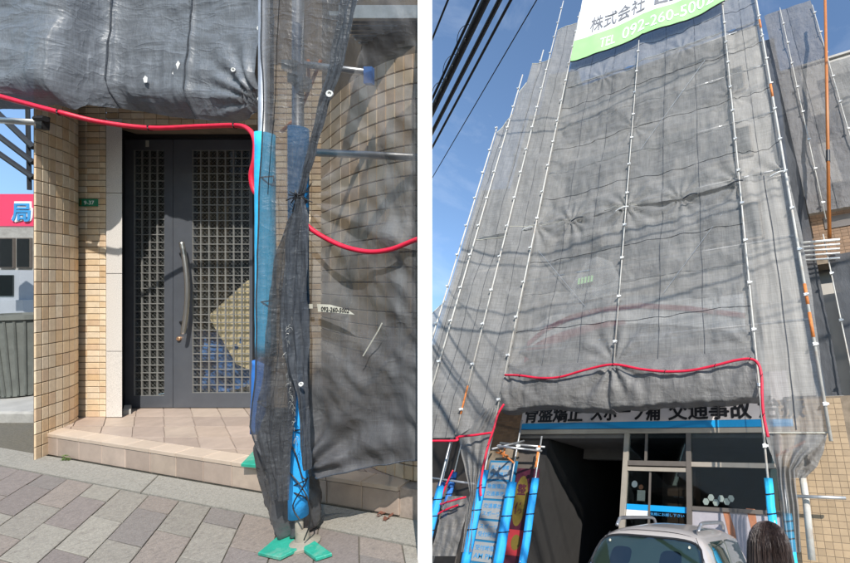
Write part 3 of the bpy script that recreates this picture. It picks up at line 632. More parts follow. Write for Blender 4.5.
# top sheet over the door ------------------------------------------------
ZT = 3.03
botl = [(-14, 106), (20, 104), (45, 101), (62, 106), (76, 101), (100, 104), (128, 107), (152, 112), (190, 117), (228, 119), (246, 114), (256, 104), (262, 98)]
def bot_at(x):
    for i in range(len(botl) - 1):
        if botl[i][0] <= x <= botl[i + 1][0]:
            t = (x - botl[i][0]) / (botl[i + 1][0] - botl[i][0]); return botl[i][1] * (1 - t) + botl[i + 1][1] * t
    return botl[-1][1]
def topf(u, v):
    x = -14 + 276 * u; yb = bot_at(x); y = -190 + (yb + 190) * (v * 0.72 + 0.28 * v * v)
    q_ = max(0, min(1, (130 - x) / 85)); zt_ = ZT - 0.28 * q_ * q_ * (3 - 2 * q_); p = Lp(x, y, zt_)
    d = 0.014 * fx((x * 0.012, y * 0.02, 1.3), 2) + 0.009 * fx((x * 0.05 + y * 0.02, y * 0.05, 5.3), 4) + 0.004 * math.sin(x * 0.16 + 2 * fx((x * .01, y * .02, 8))) * v
    dd = math.hypot(x - 262, y - 102); d += 0.03 * math.sin(math.atan2(y - 102, 262 - x) * 16) * math.exp(-dd / 38) * min(1, dd / 8)
    for sx in (113, 193):
        d -= 0.012 * math.exp(-((x - sx - 2 * math.sin(y * .03)) / 1.6) ** 2)
    d -= 0.085 * max(0, (v - 0.72) / 0.28) ** 1.0 * math.sin(min(1, (v - 0.72) / 0.28) * PI * 0.85) * (0.7 + 0.5 * fx((x * 0.03, 3, 3)))
    d += 0.09 * max(0, (v - 0.93) / 0.07) ** 2
    p.y += d; return p
tps = single('mesh_sheet', MB().grid(topf, 200, 130), 'topL', 'wide dusty blue-grey mesh sheet hanging like an awning over the entrance door', 'mesh sheet', 'L', 'mesh sheets round the entrance', smooth=True)
def seam(parent, pts, r, m): return part('stitched_seam', MB().tube(pts, r, 5), m, parent)
for sx in (113, 193): seam(tps, [topf((sx + 14 + 1.5 * math.sin(v * .4)) / 276, v / 30) + Vector((0, -0.004, 0)) for v in range(31)], 0.0045, 'hem')
for pts in ([(173, 74), (176, 66), (179, 61), (181, 64), (179, 69), (175, 76)], [(144, 79), (146, 76), (148.5, 78), (148, 83), (145, 83)], [(172, 86), (176, 85), (177, 88)]):
    part('tape_patch', MB().add([(Lp(x, y, topf((x + 14) / 276, 0.78).y - 0.03)) + Vector((0, -0.006, 0)) for x, y in pts], [tuple(range(len(pts)))]), 'white', tps)
def eyelet(x, y, Z, parent, r=0.016): part('eyelet', MB().lathe(Lp(x, y, Z), [(r * 0.55, 0), (r * 0.6, -0.005), (r, -0.005), (r, 0)], 14, 'Y'), 'clip', parent)
for x, y in ((259.5, 28.5), (260, 99), (233.5, 70)): eyelet(x, y, ZT - 0.05, tps)
# hose over the door
single('red_hose', MB().tube(smooth_pts([Lp(x, y, 2.92 + dz) for x, y, dz in ((-16, 92, -.2), (20, 102, -.2), (60, 112.5, -.2), (100, 122, -.1), (150, 128, 0), (200, 126.5, 0), (235, 125.5, 0), (248, 129, -.03), (255, 140, -.06), (255, 158, -.1), (251.5, 176, -.1), (255, 192, -.1), (264, 197, -.1))], 8), 0.0165, 10), 'hose', 'crimson hose looping under the awning sheet above the door', 'hose', 'L', 'crimson hoses strung along the mesh', smooth=True)
hz_ = bpy.data.objects['red_hose']
for x, y, Z_ in ((60, 112.5, 2.72), (150, 128, 2.92), (235, 125.5, 2.92)):
    c = Lp(x, y, Z_); part('tie', MB().tube([c + Vector((0.004 * math.sin(k * 2), 0.020 * math.cos(k * .9), 0.020 * math.sin(k * .9))) for k in range(15)], 0.003, 5), 'black', hz_)
single('red_hose', MB().tube(smooth_pts([Lp(x, y, 1.93) for x, y in ((302, 221), (315, 232), (335, 243), (352, 249), (372, 252), (392, 249), (410, 242), (425, 236))], 8), 0.0115, 10), 'hose', 'crimson hose sagging across the black mesh right of the knot', 'hose', 'L', 'crimson hoses strung along the mesh', smooth=True)
tb = thing('scaffold_tube', 'steel tube end with a bracket poking in front of the left pillar', 'tube', Lp(20, 121, 2.88), 'L')
part('tube', MB().tube([Lp(-20, 119, 2.84), Lp(43, 123, 2.84)], 0.022, 12), 'galv', tb, smooth=True)
part('bracket', MB().obox(Lp(43, 123, 2.83), (0.02, 0, 0), (0, 0.02, 0), (0.003, 0, 0.045)).tube([Lp(36, 119, 2.82), Lp(46, 119, 2.82)], 0.02, 8), 'cardark', tb)
# uprights with padding --------------------------------------------------
def pole_L(label, x, y0, y1, Z, r, m='galv'):
    t = thing('scaffold_pole', label, 'pole', Lp(x, y1, Z), 'L', 'scaffold uprights at the entrance')
    part('tube', MB().tube([Lp(x, y1, Z), Lp(x, y0, Z)], r, 14), m, t, smooth=True); return t
def foam_L(label, x, y0, y1, Z, r, m, lean=0, ties=()):
    t = thing('foam_sleeve', label, 'foam padding', Lp(x + lean, y1, Z), 'L', 'blue foam sleeves at the entrance')
    prof = []
    def rf(q): return r * (1 + 0.05 * fx((q * 7, x, 1)))
    mb = MB().tube([Lp(x + lean * i / 16, y0 + (y1 - y0) * i / 16, Z) for i in range(17)], r, 16, rfun=rf); part('foam', mb, m, t, smooth=True)
    for (ya, yb) in ties:
        part('tie_cord', MB().tube([Lp(x + math.cos(a) * r * 1.06 * F / Z, ya + (yb - ya) * a / (2 * PI), Z - math.sin(a) * r * 1.06) for a in [k * 2 * PI / 14 for k in range(15)]], 0.0035, 5), 'black', t)
    return t
pf = pole_L('front steel upright behind the sheer mesh, standing on the teal base plate', 298, -14, 515, 2.0, 0.0235)
for (x, y) in ((294, 68), (300, 81)):
    part('clamp', MB().obox(Lp(x, y, 1.985), (0.032, 0, 0), (0, 0.035, 0), (0, 0, 0.022)).obox(Lp(x + 4, y + 3, 1.96), (0.012, 0, 0), (0, 0.02, 0), (0, 0, 0.03)), 'galv', pf)
part('jack_tube', MB().tube([Lp(299.5, 548, 1.975), Lp(299, 512, 1.98)], 0.0165, 12), 'jack', pf, smooth=True)
foam_L('blue foam on the front upright, cyan end showing below the mesh', 298.5, 128, 516, 1.985, 0.041, 'foam', 0, ((478, 500), (500, 478), (428, 436), (252, 258)))
foam_L('bright foam strip on the second upright, half outside the mesh edge', 265, 134, 356, 2.16, 0.043, 'foamcy', 1, ((176, 180), (300, 306)))
pb_ = pole_L('second steel upright inside the sheer mesh, nearer the door', 264, -14, 470, 2.17, 0.0235)
foam_L('thin dark blue foam low on the second upright', 262, 360, 432, 2.17, 0.040, 'foamdk', -2, ((400, 404),))
bt = thing('base_plate', 'teal green winged base plate under the front upright', 'base plate', Lg(299, 548, HP - .02), 'L')
zg = -HP + 0.006
part('wing', MB().prism([Lg(x, y, HP - 0.02).to_2d() for x, y in ((258, 552), (276, 537), (293, 533), (297, 549), (280, 557))][::-1], zg, zg + 0.014, 0.003), 'teal', bt)
part('wing', MB().prism([Lg(x, y, HP - 0.02).to_2d() for x, y in ((303, 537), (314, 540), (332, 553), (316, 558), (304, 549))][::-1], zg, zg + 0.014, 0.003), 'teal', bt)
part('foot', MB().lathe(Lg(299.5, 548, HP) + Vector((0, 0.02, 0)), [(0.07, 0.0), (0.07, 0.012), (0.03, 0.03), (0.022, 0.07)], 16), 'jack', bt)
pd = thing('base_pad', 'pale teal triangular pad lying on the step edge', 'pad', Lg(256, 462, HL), 'L')
part('pad', MB().prism([Lg(x, y, HL).to_2d() for x, y in ((241, 467), (257, 450), (272, 452), (275, 470))][::-1], -HL + 0.003, -HL + 0.022, 0.004), 'teal', pd)
part('paper', MB().prism([Lg(x, y, HL).to_2d() for x, y in ((258, 462), (266, 455), (271, 458), (268, 465))][::-1], -HL + 0.022, -HL + 0.027, 0.001), 'label', pd)
# bracing and tubes behind the veil
ob = thing('brace_rods', 'rusty orange brace rods behind the sheer mesh beside the upright', 'brace', Lp(300, 130, 2.3), 'L')
for a, b in (((308.5, 60), (309, 88)), ((321, 60), (298, 116)), ((298, 117), (281, 132))):
    part('rod', MB().tube([Lp(*a, 2.25), Lp(*b, 2.25)], 0.008, 8), 'rust', ob)
t = thing('scaffold_tube', 'horizontal steel tube behind the black mesh in front of the right pillar', 'tube', Lp(370, 156, 2.2), 'L')
part('tube', MB().tube([Lp(304, 152, 2.2), Lp(430, 158, 2.2)], 0.021, 12), 'galv', t, smooth=True)
t = thing('scaffold_tube', 'short upper tube with a hanging blue hook just below the plank', 'tube', Lp(350, 70, 2.22), 'L')
part('tube', MB().tube([Lp(300, 64, 2.22), Lp(371, 73, 2.22)], 0.018, 12), 'galv', t, smooth=True)
part('hook', MB().obox(Lp(369, 76, 2.2), (0.022, 0, 0), (0, 0.012, 0), (0, 0, 0.045)), 'foamdk', t)
pk = thing('walkway_plank', 'perforated steel walkway plank overhead at the top right of the entrance', 'plank', (LX(385, 2.3), 2.4, 1.45), 'L')
for i in range(5):
    zz = 2.23 + 0.095 * i
    part('deck_strip', MB().box((LX(338, 2.3), zz, 1.45), (LX(424, zz), zz + 0.083, 1.475)), 'plank', pk)
    for j in range(2): part('rib', MB().box((LX(338, 2.3), zz + 0.02 + 0.035 * j, 1.440), (LX(423, zz), zz + 0.028 + 0.035 * j, 1.4499)), 'galv', pk)
part('side_rail', MB().box((LX(338, 2.2), 2.205, 1.42), (LX(423, 2.205), 2.228, 1.49)), 'galv', pk)
# sheets on the right of the door ----------------------------------------
def interp(tab, y):
    if y <= tab[0][0]: return tab[0][1:]
    for i in range(len(tab) - 1):
        if y <= tab[i + 1][0]:
            t = (y - tab[i][0]) / (tab[i + 1][0] - tab[i][0]); t = t * t * (3 - 2 * t) * 0.4 + t * 0.6
            return tuple(a * (1 - t) + b * t for a, b in zip(tab[i][1:], tab[i + 1][1:]))
    return tab[-1][1:]
def rows_L(tab, Z, amp, k, nu, nv, seed=0.0, y0=None, y1=None, sag=0.0):
    ya, yb = tab[0][0], tab[-1][0]; wmax = max(r[2] - r[1] for r in tab)
    def f(u, v):
        y = ya + (yb - ya) * v; xl, xr = interp(tab, y); wd = xr - xl
        x = xl + wd * u; g = 1 - wd / wmax
        p = Lp(x, y, Z)
        d = (amp * (0.25 + g)) * math.sin(2 * PI * k * u + 1.5 * fx((u * 3, v * 2.5, seed)) + seed) * 0.6
        d += amp * 0.9 * fx((u * 6, v * 5, seed + 4)) + amp * 0.7 * fx((u * 2, v * 1.5, seed + 9))
        p.y += d; return p
    return MB().grid(f, nu, nv), f
veil = [(-14, 262, 357), (17, 262, 352), (60, 262, 342), (110, 261.5, 325), (150, 260, 313), (185, 258, 304.5), (198, 257.5, 301), (215, 257, 305), (260, 256.5, 306), (330, 256, 304), (380, 254, 297), (412, 250, 294), (430, 249, 292), (446, 255, 290), (460, 263, 289), (476, 268, 288)]
mb, vf = rows_L(veil, 1.90, 0.012, 5, 60, 150, 1.7)
vs_ = single('mesh_sheet', mb, 'veilL', 'sheer black mesh wrapped round the two blue padded uprights beside the door', 'mesh sheet', 'L', 'mesh sheets round the entrance', smooth=True)
seam(vs_, [vf(0.0, v / 40) for v in range(41)], 0.003, 'hem')
seam(vs_, [vf(0.2 + 0.06 * (v / 40) * 0, v / 40) + Vector((0, -0.003, 0)) for v in range(18)], 0.0014, 'black')
band = [(-14, 343, 362), (17, 338, 354), (60, 330, 345), (110, 317, 328), (150, 308, 317), (185, 300.5, 307), (198, 298, 303)]
mb, bf = rows_L(band, 1.875, 0.008, 2.5, 30, 80, 3.1)
hb_ = single('mesh_hem', mb, 'hem', 'dark doubled hem of mesh running slantwise down to the knot', 'mesh hem', 'L', smooth=True)
eyelet(330, 94, 1.85, hb_, 0.0155)
gath = [(199, 298, 303.5), (214, 292, 307), (250, 285, 308), (320, 281, 308), (370, 287, 308), (400, 298, 308.5), (470, 302, 309)]
mb, gf = rows_L(gath, 1.865, 0.014, 3.5, 34, 90, 6.1)
gs = single('mesh_hem', mb, 'hem', 'gathered black mesh folds hanging straight down below the knot', 'mesh hem', 'L', smooth=True)
eyelet(301.5, 384, 1.84, gs, 0.010)
dra = [(204, 297, 302), (225, 284, 301), (260, 274, 300), (320, 268, 297), (380, 264, 294), (430, 257, 291), (455, 262, 290), (480, 267, 290), (500, 271, 289)]
mb, df_ = rows_L(dra, 1.885, 0.018, 3.0, 40, 110, 8.4)
single('mesh_sheet', mb, 'drape', 'dark sheer drape of black mesh falling in folds from the knot to the foot bundle', 'mesh sheet', 'L', 'mesh sheets round the entrance', smooth=True)
def shR(u, v):
    yl = -14 + 490 * v; yr = -14 + 476 * v
    xl = interp([(r[0], r[2]) for r in veil[:9]] + [(474, 309)], yl)[0]
    x = xl + (425 - xl) * u; y = yl + (yr - yl) * u
    p = Lp(x, y, 1.98)
    d = 0.05 * fx((x * 0.018 - y * 0.010, y * 0.012, 2.2), 3) + 0.004 * fx((x * 0.07, y * 0.05, 7), 3)
    q = (x - 300) * 0.64 + (y - 198) * 0.77
    ang = math.atan2(y - 198, x - 296); dd = math.hypot(x - 296, y - 198)
    d += 0.022 * math.sin(ang * 13 + 1.3 * fx((ang * 2, dd * .01, 1))) * min(1, dd / 14) * math.exp(-dd / 110)
    ang2 = math.atan2(470 - y, x - 306); d2 = math.hypot(x - 306, y - 470)
    d += 0.030 * math.sin(ang2 * 10 + 1) * min(1, d2 / 20) * math.exp(-d2 / 120)
    d += 0.035 * math.sin(min(1, u * 1.2) * PI) * math.sin(v * PI)
    p.y += d; return p
srs = single('mesh_sheet', MB().grid(shR, 110, 170), 'sheetL', 'broad black woven mesh in front of the right tiled pillar, with fold highlights painted pale', 'mesh sheet', 'L', 'mesh sheets round the entrance', smooth=True)
seam(srs, [shR(u / 30, 1.0) for u in range(31)], 0.004, 'hem')
fr_ = MB()
for i in range(130):
    v = random.uniform(0.50, 0.93); a = shR(0.025, v) + Vector((random.uniform(-.004, .004), -0.10, 0))
    d = Vector((random.uniform(-1, 1.4), random.uniform(-1, .3), random.uniform(-1, .6))) * 0.007
    fr_.tube([a, a + d, a + d * 1.5 + Vector((0, 0, -0.01))], 0.0008, 3, cap=False)
part('frayed_edge', fr_, 'grille', srs, kind='stuff')
lb = [(317, 304), (330, 304.6), (342, 307.8), (349, 310.4), (354.5, 314.6), (335, 312.6), (318, 311.6)]
lz = 1.925
lab = part('printed_label', MB().add([Lp(x, y, lz) for x, y in lb] + [Lp(x, y, lz + 0.002) for x, y in lb], [tuple(range(7)), tuple(range(13, 6, -1))] + [(i, 7 + i, 7 + (i + 1) % 7, (i + 1) % 7) for i in range(7)]), 'label', srs)
part('lettering', moved(text_mb('092-260-5002', width=(349 - 321) * lz / F, height=0.021, depth=0.001, bold=0.01), Matrix.Translation(Lp(321, 311, lz - 0.0015)) @ Matrix.Rotation(math.radians(4), 4, 'Y')), 'blacktext', lab)
part('printed_label', MB().box((LX(307.5, lz), lz, LY(308.5, lz)), (LX(312.5, lz), lz + 0.002, LY(304, lz))), 'label', srs)
part('scratch', MB().tube([Lp(x, y, 1.93) for x, y in ((363, 356), (372, 341), (378, 331), (382, 323))], 0.0028, 4), 'label', srs)
kn = MB()
for i in range(16):
    a = random.uniform(0, 2 * PI); L = random.uniform(0.02, 0.07); q = Lp(301, 199, 1.89)
    kn.tube([q, q + Vector((math.cos(a) * L * .5, -0.02, math.sin(a) * L * .5)), q + Vector((math.cos(a) * L, -0.015, math.sin(a) * L - 0.01))], 0.0028, 5)
kn.tube([Lp(301 + 5.5 * math.cos(k * .6), 199 + 3 * math.sin(k * .6) + k * .12, 1.925 - 0.035 * abs(math.sin(k * .3))) for k in range(30)], 0.004, 6)
single('knotted_cord', kn, 'black', 'knot of black cord cinching the mesh halfway up the upright', 'cord', 'L')
# rolled bag of sheet at the bottom
bag = [(408, 268, 290), (428, 262, 299), (445, 259, 303), (460, 263, 308), (478, 266, 312), (496, 270, 317), (512, 275, 318), (525, 282, 316), (534, 289, 309)]
mb = MB(); rings = 44; nn = 40; vs2 = []
for j in range(rings + 1):
    y = 408 + (536 - 408) * j / rings; xl, xr2 = interp(bag, y); sh = min(1, (536 - y) / 10 + 0.12); dep = 0.085 * sh * min(1, (y - 400) / 50)
    for i in range(nn):
        a = 2 * PI * i / nn; fold = 1 + 0.20 * math.sin(a * 6 + y * 0.05 + 2 * fx((a, y * .03, 1))) + 0.08 * fx((math.cos(a) * 3, math.sin(a) * 3, y * .06))
        x = (xl + xr2) / 2 + (xr2 - xl) / 2 * sh ** 0.5 * math.cos(a) * (0.6 + 0.4 * fold); p = Lp(x, y, 2.07); p.y += dep * math.sin(a) * fold; vs2.append(p)
fs2 = [(j * nn + i, j * nn + (i + 1) % nn, (j + 1) * nn + (i + 1) % nn, (j + 1) * nn + i) for j in range(rings) for i in range(nn)]
mb.add(vs2, fs2 + [tuple(range(nn)), tuple(range(rings * nn, rings * nn + nn))])
bg_ = single('rolled_sheet_end', mb, 'bag', 'bulging black rolled sheet end tied round the foot of the upright', 'mesh bundle', 'L', smooth=True)
part('tie_cord', MB().tube(smooth_pts([Lp(x, y, 1.925) for x, y in ((287, 440), (295, 452), (302, 476), (306, 482), (293, 505), (300, 520))], 5), 0.003, 5), 'black', bg_)
part('tie_cord', MB().tube(smooth_pts([Lp(x, y, 1.93) for x, y in ((289, 472), (300, 485), (308, 500), (310, 522), (304, 540))], 5), 0.003, 5), 'black', bg_)
# litter and weed
lf_ = MB()
for i in range(7):
    q = Lg(random.uniform(377, 391), random.uniform(513, 521), HP) + Vector((0, 0, 0.008)); a = random.uniform(0, 6); L = random.uniform(.012, .026)
    d = Vector((math.cos(a), math.sin(a), 0)) * L; e = Vector((-d.y, d.x, 0)) * .45
    lf_.add([q - d, q + e + Vector((0, 0, .004)), q + d + Vector((0, 0, .008)), q - e + Vector((0, 0, .003))], [(0, 1, 2, 3)])
single('dry_leaves', lf_, 'leafbrown', 'small heap of dry brown leaf scraps on the kerb stone at right', 'leaves', 'L', kind='stuff')
wd = MB()
for i in range(46):
    q = Lg(66 + random.uniform(-3.5, 3.5), 461, HP) + Vector((0, 0, random.uniform(0.004, .045))); a = random.uniform(0, 6); L = random.uniform(.006, .013)
    d = Vector((math.cos(a), math.sin(a), random.uniform(-.4, .6))) * L; e = Vector((-d.y, d.x, 0.2 * L)) * .5
    wd.add([q - d, q + e, q + d, q - e], [(0, 1, 2, 3)])
single('small_weed', wd, 'weed', 'tiny green weed growing from the gap at the foot of the step', 'plant', 'L')
# white party wall between the two places, seen end-on
zf = 1.87; xw0, xw1 = LX(417.6, zf), LX(432.2, zf); dr_ = Vector(((424.9 - PX) / F, 1)).normalized()
poly = [(xw0, zf), (xw1, zf), (xw1 + dr_.x * 2.9, zf + dr_.y * 2.9), (xw0 + dr_.x * 2.9, zf + dr_.y * 2.9)]
single('dividing_wall', MB().prism(poly, -1.3, 1.6), 'plaster', 'thin white rendered wall standing end-on between the entrance and the street view', 'wall', 'L')

# =====================================================================
# PLACE TWO (frame 'W'): the scaffolded building above the shop
# =====================================================================
GU = -1.6
def PL(x, y, p0, n):
    r = ray(x, y); n = Vector(n); return r * (Vector(p0).dot(n) / r.dot(n))
single('road', MB().add([(-900, -900, GU), (900, -900, GU), (900, 900, GU), (-900, 900, GU)], [(0, 1, 2, 3)]), 'asphalt', None, None, kind='structure')
single('forecourt', MB().prism([(-12, 3.3), (6, 3.3), (6, 16), (-12, 16)], GU - 0.02, GU + 0.012, 0.003), 'concrete', None, None, kind='structure')
# the building ---------------------------------------------------------
NB = 8.0
bd = thing('apartment_building', 'grey building wrapped in scaffold mesh with a dark open garage and a glass shop below', 'building', (-3, NB, GU), 'W')
part('wall', MB().box((-7.0, NB + 0.12, 1.95), (0.15, 16, 13.6))  .box((-0.62, NB + 0.2, GU), (0.6, NB + 0.6, 1.95)), 'render', bd)
part('pier_wall', MB().box((-7.6, NB + 0.12, GU), (-5.62, NB + 0.5, 1.95)), 'darkwall', bd)
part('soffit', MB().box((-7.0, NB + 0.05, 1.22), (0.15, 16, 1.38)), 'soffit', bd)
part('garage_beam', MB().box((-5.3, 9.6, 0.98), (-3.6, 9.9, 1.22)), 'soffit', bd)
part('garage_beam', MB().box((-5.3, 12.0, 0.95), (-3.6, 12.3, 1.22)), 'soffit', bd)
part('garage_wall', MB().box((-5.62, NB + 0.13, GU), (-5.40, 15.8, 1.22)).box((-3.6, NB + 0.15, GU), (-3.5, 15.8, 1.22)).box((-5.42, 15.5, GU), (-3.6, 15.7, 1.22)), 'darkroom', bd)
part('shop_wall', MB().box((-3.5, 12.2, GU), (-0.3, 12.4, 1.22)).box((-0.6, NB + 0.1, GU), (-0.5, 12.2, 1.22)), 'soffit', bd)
part('shop_floor', MB().box((-3.5, NB + 0.06, GU + 0.1), (-0.62, 12.2, GU + 0.14)), 'darkroom', bd)
for fl in range(4):
    for c_ in range(3):
        x = -6.1 + 2.1 * c_; z = 2.9 + 2.6 * fl
        if fl == 0 and c_ == 2: continue
        fw = part('window', MB().box((x, NB + 0.06, z), (x + 1.5, NB + 0.14, z + 1.1)), 'aluframe', bd)
        for q in (0, 1): part('pane', MB().box((x + 0.05 + 0.71 * q, NB + 0.045, z + 0.05), (x + 0.74 + 0.71 * q, NB + 0.058, z + 1.05)), 'shopglass', fw)
a, b = Wd(691, 297, NB - 0.1), Wd(746, 310, NB - 0.1)
fw = part('window', MB().box((a.x, NB - 0.02, b.z), (b.x, NB + 0.14, a.z)), 'darkframe', bd)
for q in range(2):
    w_ = (b.x - a.x) / 2; part('pane', MB().box((a.x + 0.03 + w_ * q, NB - 0.035, b.z + 0.04), (a.x + w_ * (q + 1) - 0.03, NB - 0.022, a.z - 0.04)), 'white', fw)
def wp_(t, d): return (-5.97 - 0.972 * t - 0.233 * d, 7.02 - 0.233 * t + 0.972 * d)
part('wing_wall', MB().prism([wp_(0.1, 0.9), wp_(1.62, 0.9), wp_(1.62, 5), wp_(0.1, 5)], 2.2, 12.0).prism([wp_(1.63, 0.9), wp_(2.6, 0.9), wp_(2.6, 5), wp_(1.63, 5)], 2.21, 8.6).prism([wp_(0.09, 0.91), wp_(1.25, 0.91), wp_(1.25, 4.9), wp_(0.1, 4.9)], 12.01, 14.3), 'render', bd)
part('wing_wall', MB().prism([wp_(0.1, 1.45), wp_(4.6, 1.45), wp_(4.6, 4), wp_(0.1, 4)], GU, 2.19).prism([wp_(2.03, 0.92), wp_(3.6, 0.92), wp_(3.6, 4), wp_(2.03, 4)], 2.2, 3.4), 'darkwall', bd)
# fascia
fs_ = thing('shop_fascia', 'grey-white sign fascia with black Japanese lettering over an azure blue stripe', 'sign', (-3.2, NB, 1.38), 'W')
part('board', MB().box((-6.12, NB, 1.53), (-0.30, NB + 0.049, 2.4)), 'fasciaw', fs_)
part('stripe', MB().box((-6.12, NB - 0.004, 1.40), (-0.30, NB + 0.049, 1.527)), 'fasciab', fs_)
for s_, x0, x1 in (('骨盤矯正', -6.02, -4.54), ('スポーツ痛', -4.32, -2.77), ('交通事故', -2.59, -1.0), ('治療', -0.86, -0.08)):
    part('lettering', moved(text_mb(s_, width=x1 - x0, height=0.40, depth=0.012, fat=0.011), Matrix.Translation((x0, NB - 0.001, 1.545))), 'blacktext', fs_)
# shop front
sf = thing('glazed_frontage', 'glazed shop front with beige aluminium bars and a blue band across the door', 'shop front', (-2, NB, GU), 'W')
part('header', MB().box((-6.12, NB - 0.01, 1.30), (-0.35, NB + 0.05, 1.39)), 'aluframe', sf)
part('post', MB().box((-3.52, NB - 0.02, GU), (-3.42, NB + 0.08, 1.297)), 'aluframe', sf)
part('post', MB().box((-2.24, NB - 0.02, GU), (-2.15, NB + 0.08, 1.297)), 'darkframe', sf)
part('post', MB().box((-0.66, NB - 0.02, GU), (-0.56, NB + 0.08, 1.297)), 'darkframe', sf)
part('post', MB().box((-3.08, NB + 0.01, 0.80), (-3.03, NB + 0.08, 1.297)), 'darkframe', sf)
part('rail', MB().box((-3.417, NB - 0.012, 0.715), (-2.243, NB + 0.07, 0.80)), 'darkframe', sf)
part('rail', MB().box((-2.147, NB - 0.012, 0.715), (-0.663, NB + 0.07, 0.795)), 'aluframe', sf)
part('rail', MB().box((-3.417, NB - 0.005, 0.62), (-2.243, NB + 0.06, 0.69)), 'aluframe', sf)
part('mullion', MB().box((-2.98, NB + 0.03, GU), (-2.94, NB + 0.07, 0.617)), 'darkframe', sf)
part('sill', MB().box((-2.147, NB - 0.02, 0.02), (-0.663, NB + 0.07, 0.08)), 'darkframe', sf)
part('transom_glass', MB().box((-3.42, NB + 0.03, 0.80), (-2.24, NB + 0.036, 1.30)).box((-2.15, NB + 0.03, 0.80), (-0.66, NB + 0.036, 1.30)), 'shopglass', sf)
dg_ = part('door_glass', MB().box((-3.42, NB + 0.042, GU + 0.1), (-2.24, NB + 0.048, 0.62)), 'shopglass', sf)
a, b = Wd(636, 503.5, NB), Wd(688, 512, NB)
part('blue_band', MB().box((-3.41, NB + 0.036, b.z - 0.02), (-2.25, NB + 0.041, a.z - 0.01)), 'fasciab', dg_)
part('white_band', MB().box((-3.41, NB + 0.036, b.z - 0.12), (-2.98, NB + 0.041, b.z - 0.022)), 'white', dg_)
part('printed_row', moved(text_mb('お気軽にお越し下さい', width=0.7, height=0.05, depth=0.002), Matrix.Translation((-3.0, NB + 0.035, b.z - 0.09))), 'bluetext', dg_)
wg = part('window_glass', MB().box((-2.15, NB + 0.03, 0.08), (-0.66, NB + 0.036, 0.72)), 'shopglass', sf)
for x, y in ((706, 501), (711, 497), (716, 502), (721, 498), (727, 501), (731, 498)):
    part('window_dot', MB().lathe(Wd(x, y + 0.5, NB + 0.029), [(0.058, 0.0), (0.058, -0.003)], 6, 'Y'), 'paledot', wg)
pnl = part('lower_panel', MB().box((-2.147, NB + 0.02, GU + 0.1), (-0.663, NB + 0.06, 0.02)), 'lilac', sf)
for pts in ([(722, 508), (728, 508), (735, 530), (738, 548), (731, 548), (728, 532)], [(746, 508), (755, 509), (757, 524), (752, 532), (749, 520)]):
    part('arm_print', MB().add([Wd(x, y, NB + 0.016) for x, y in pts], [tuple(range(len(pts)))]), 'skin', pnl)
for x, z, w_, h_, m_ in ((-3.28, 0.30, 0.14, 0.22, 'label'), (-2.85, 0.15, 0.24, 0.40, 'brownwood'), (-2.58, 0.15, 0.24, 0.40, 'brownwood')):
    pass
cb = thing('cabinet', 'pair of brown cabinet doors dimly seen through the shop door glass', 'cabinet', (-2.6, 8.9, -1.46), 'W')
part('carcass', MB().box((-3.02, 8.93, -1.46), (-2.32, 9.3, 0.74)), 'brownwood', cb)
for q in (0, 1):
    d_ = part('cabinet_door', MB().box((-3.0 + 0.35 * q, 8.905, -1.40), (-2.68 + 0.35 * q, 8.928, 0.70)), 'brownwood', cb)
    part('handle', MB().box((-2.76 + 0.12 * q, 8.885, 0.22), (-2.68 + 0.12 * q, 8.904, 0.245)), 'chrome', d_)
po = thing('paper_notice', 'pale notice with a round face above it inside the shop door', 'notice', (-3.2, NB + 0.056, 0.1), 'W')
a, b = Wd(637.5, 490, NB + 0.06), Wd(645, 501, NB + 0.06)
part('sheet', MB().box((a.x, NB + 0.052, b.z), (b.x, NB + 0.056, a.z)), 'label', po)
part('head', MB().lathe(Wd(641, 487, NB + 0.055), [(0.045, 0.0), (0.045, 0.004)], 14, 'Y'), 'skin', po)
part('round_face', MB().lathe(Wd(634.5, 484, NB + 0.055), [(0.06, 0.0), (0.06, 0.004)], 18, 'Y'), 'white', po)
# brown tiled pier wall behind left leg
bw = thing('brown_tiled_wall', 'patch of brown tiled wall between the mesh and the left end of the fascia', 'wall', (-6.4, NB + 0.02, 1.0), 'W')
part('grout', MB().box((-7.0, NB + 0.02, GU), (-6.13, NB + 0.119, 2.6)), 'grout', bw)
btm = mat('brown_wall_tile', (0.22, 0.13, 0.07), 0.5, randv=0.15, var=0.1); 
M['btile'] = btm
for r in range(14):
    for c_ in range(8):
        inst('tile', tile_mesh(0.102, 0.052, 0.006, 'btile'), bw, (-6.95 + 0.107 * c_, NB + 0.02, 1.05 + 0.057 * r))
# signs behind the left legs
a, b = Wd(488, 462, NB - 0.05), Wd(512.5, 462, NB - 0.05)
s1 = thing('price_board', 'tall white and blue sign board with rows of small blue text behind the left legs', 'sign', (-6.35, NB - 0.06, -1.5), 'W')
x0, x1 = -6.72, -6.02
part('board', MB().box((x0, NB - 0.06, -1.55), (x1, NB + 0.015, 0.74)), 'shade_blue', s1)
rowt = ['肩こり 腰痛', '骨盤矯正', '交通事故', 'スポーツ', '受付時間', 'AM PM']
for i in range(6):
    z1 = 0.70 - 0.37 * i
    pn = part('panel', MB().box((x0 + 0.03, NB - 0.068, z1 - 0.33), (x1 - 0.09, NB - 0.061, z1)), 'shade_panel', s1)
    for j in range(2): part('lettering', moved(text_mb(rowt[(i + j) % 6], width=0.48, height=0.09, depth=0.003, bold=0.01), Matrix.Translation((x0 + 0.07, NB - 0.0685, z1 - 0.14 - 0.14 * j))), 'bluetext', pn)
s2 = thing('red_poster', 'wine red poster with a mustard oval beside the garage opening', 'poster', (-5.7, NB - 0.02, -1.4), 'W')
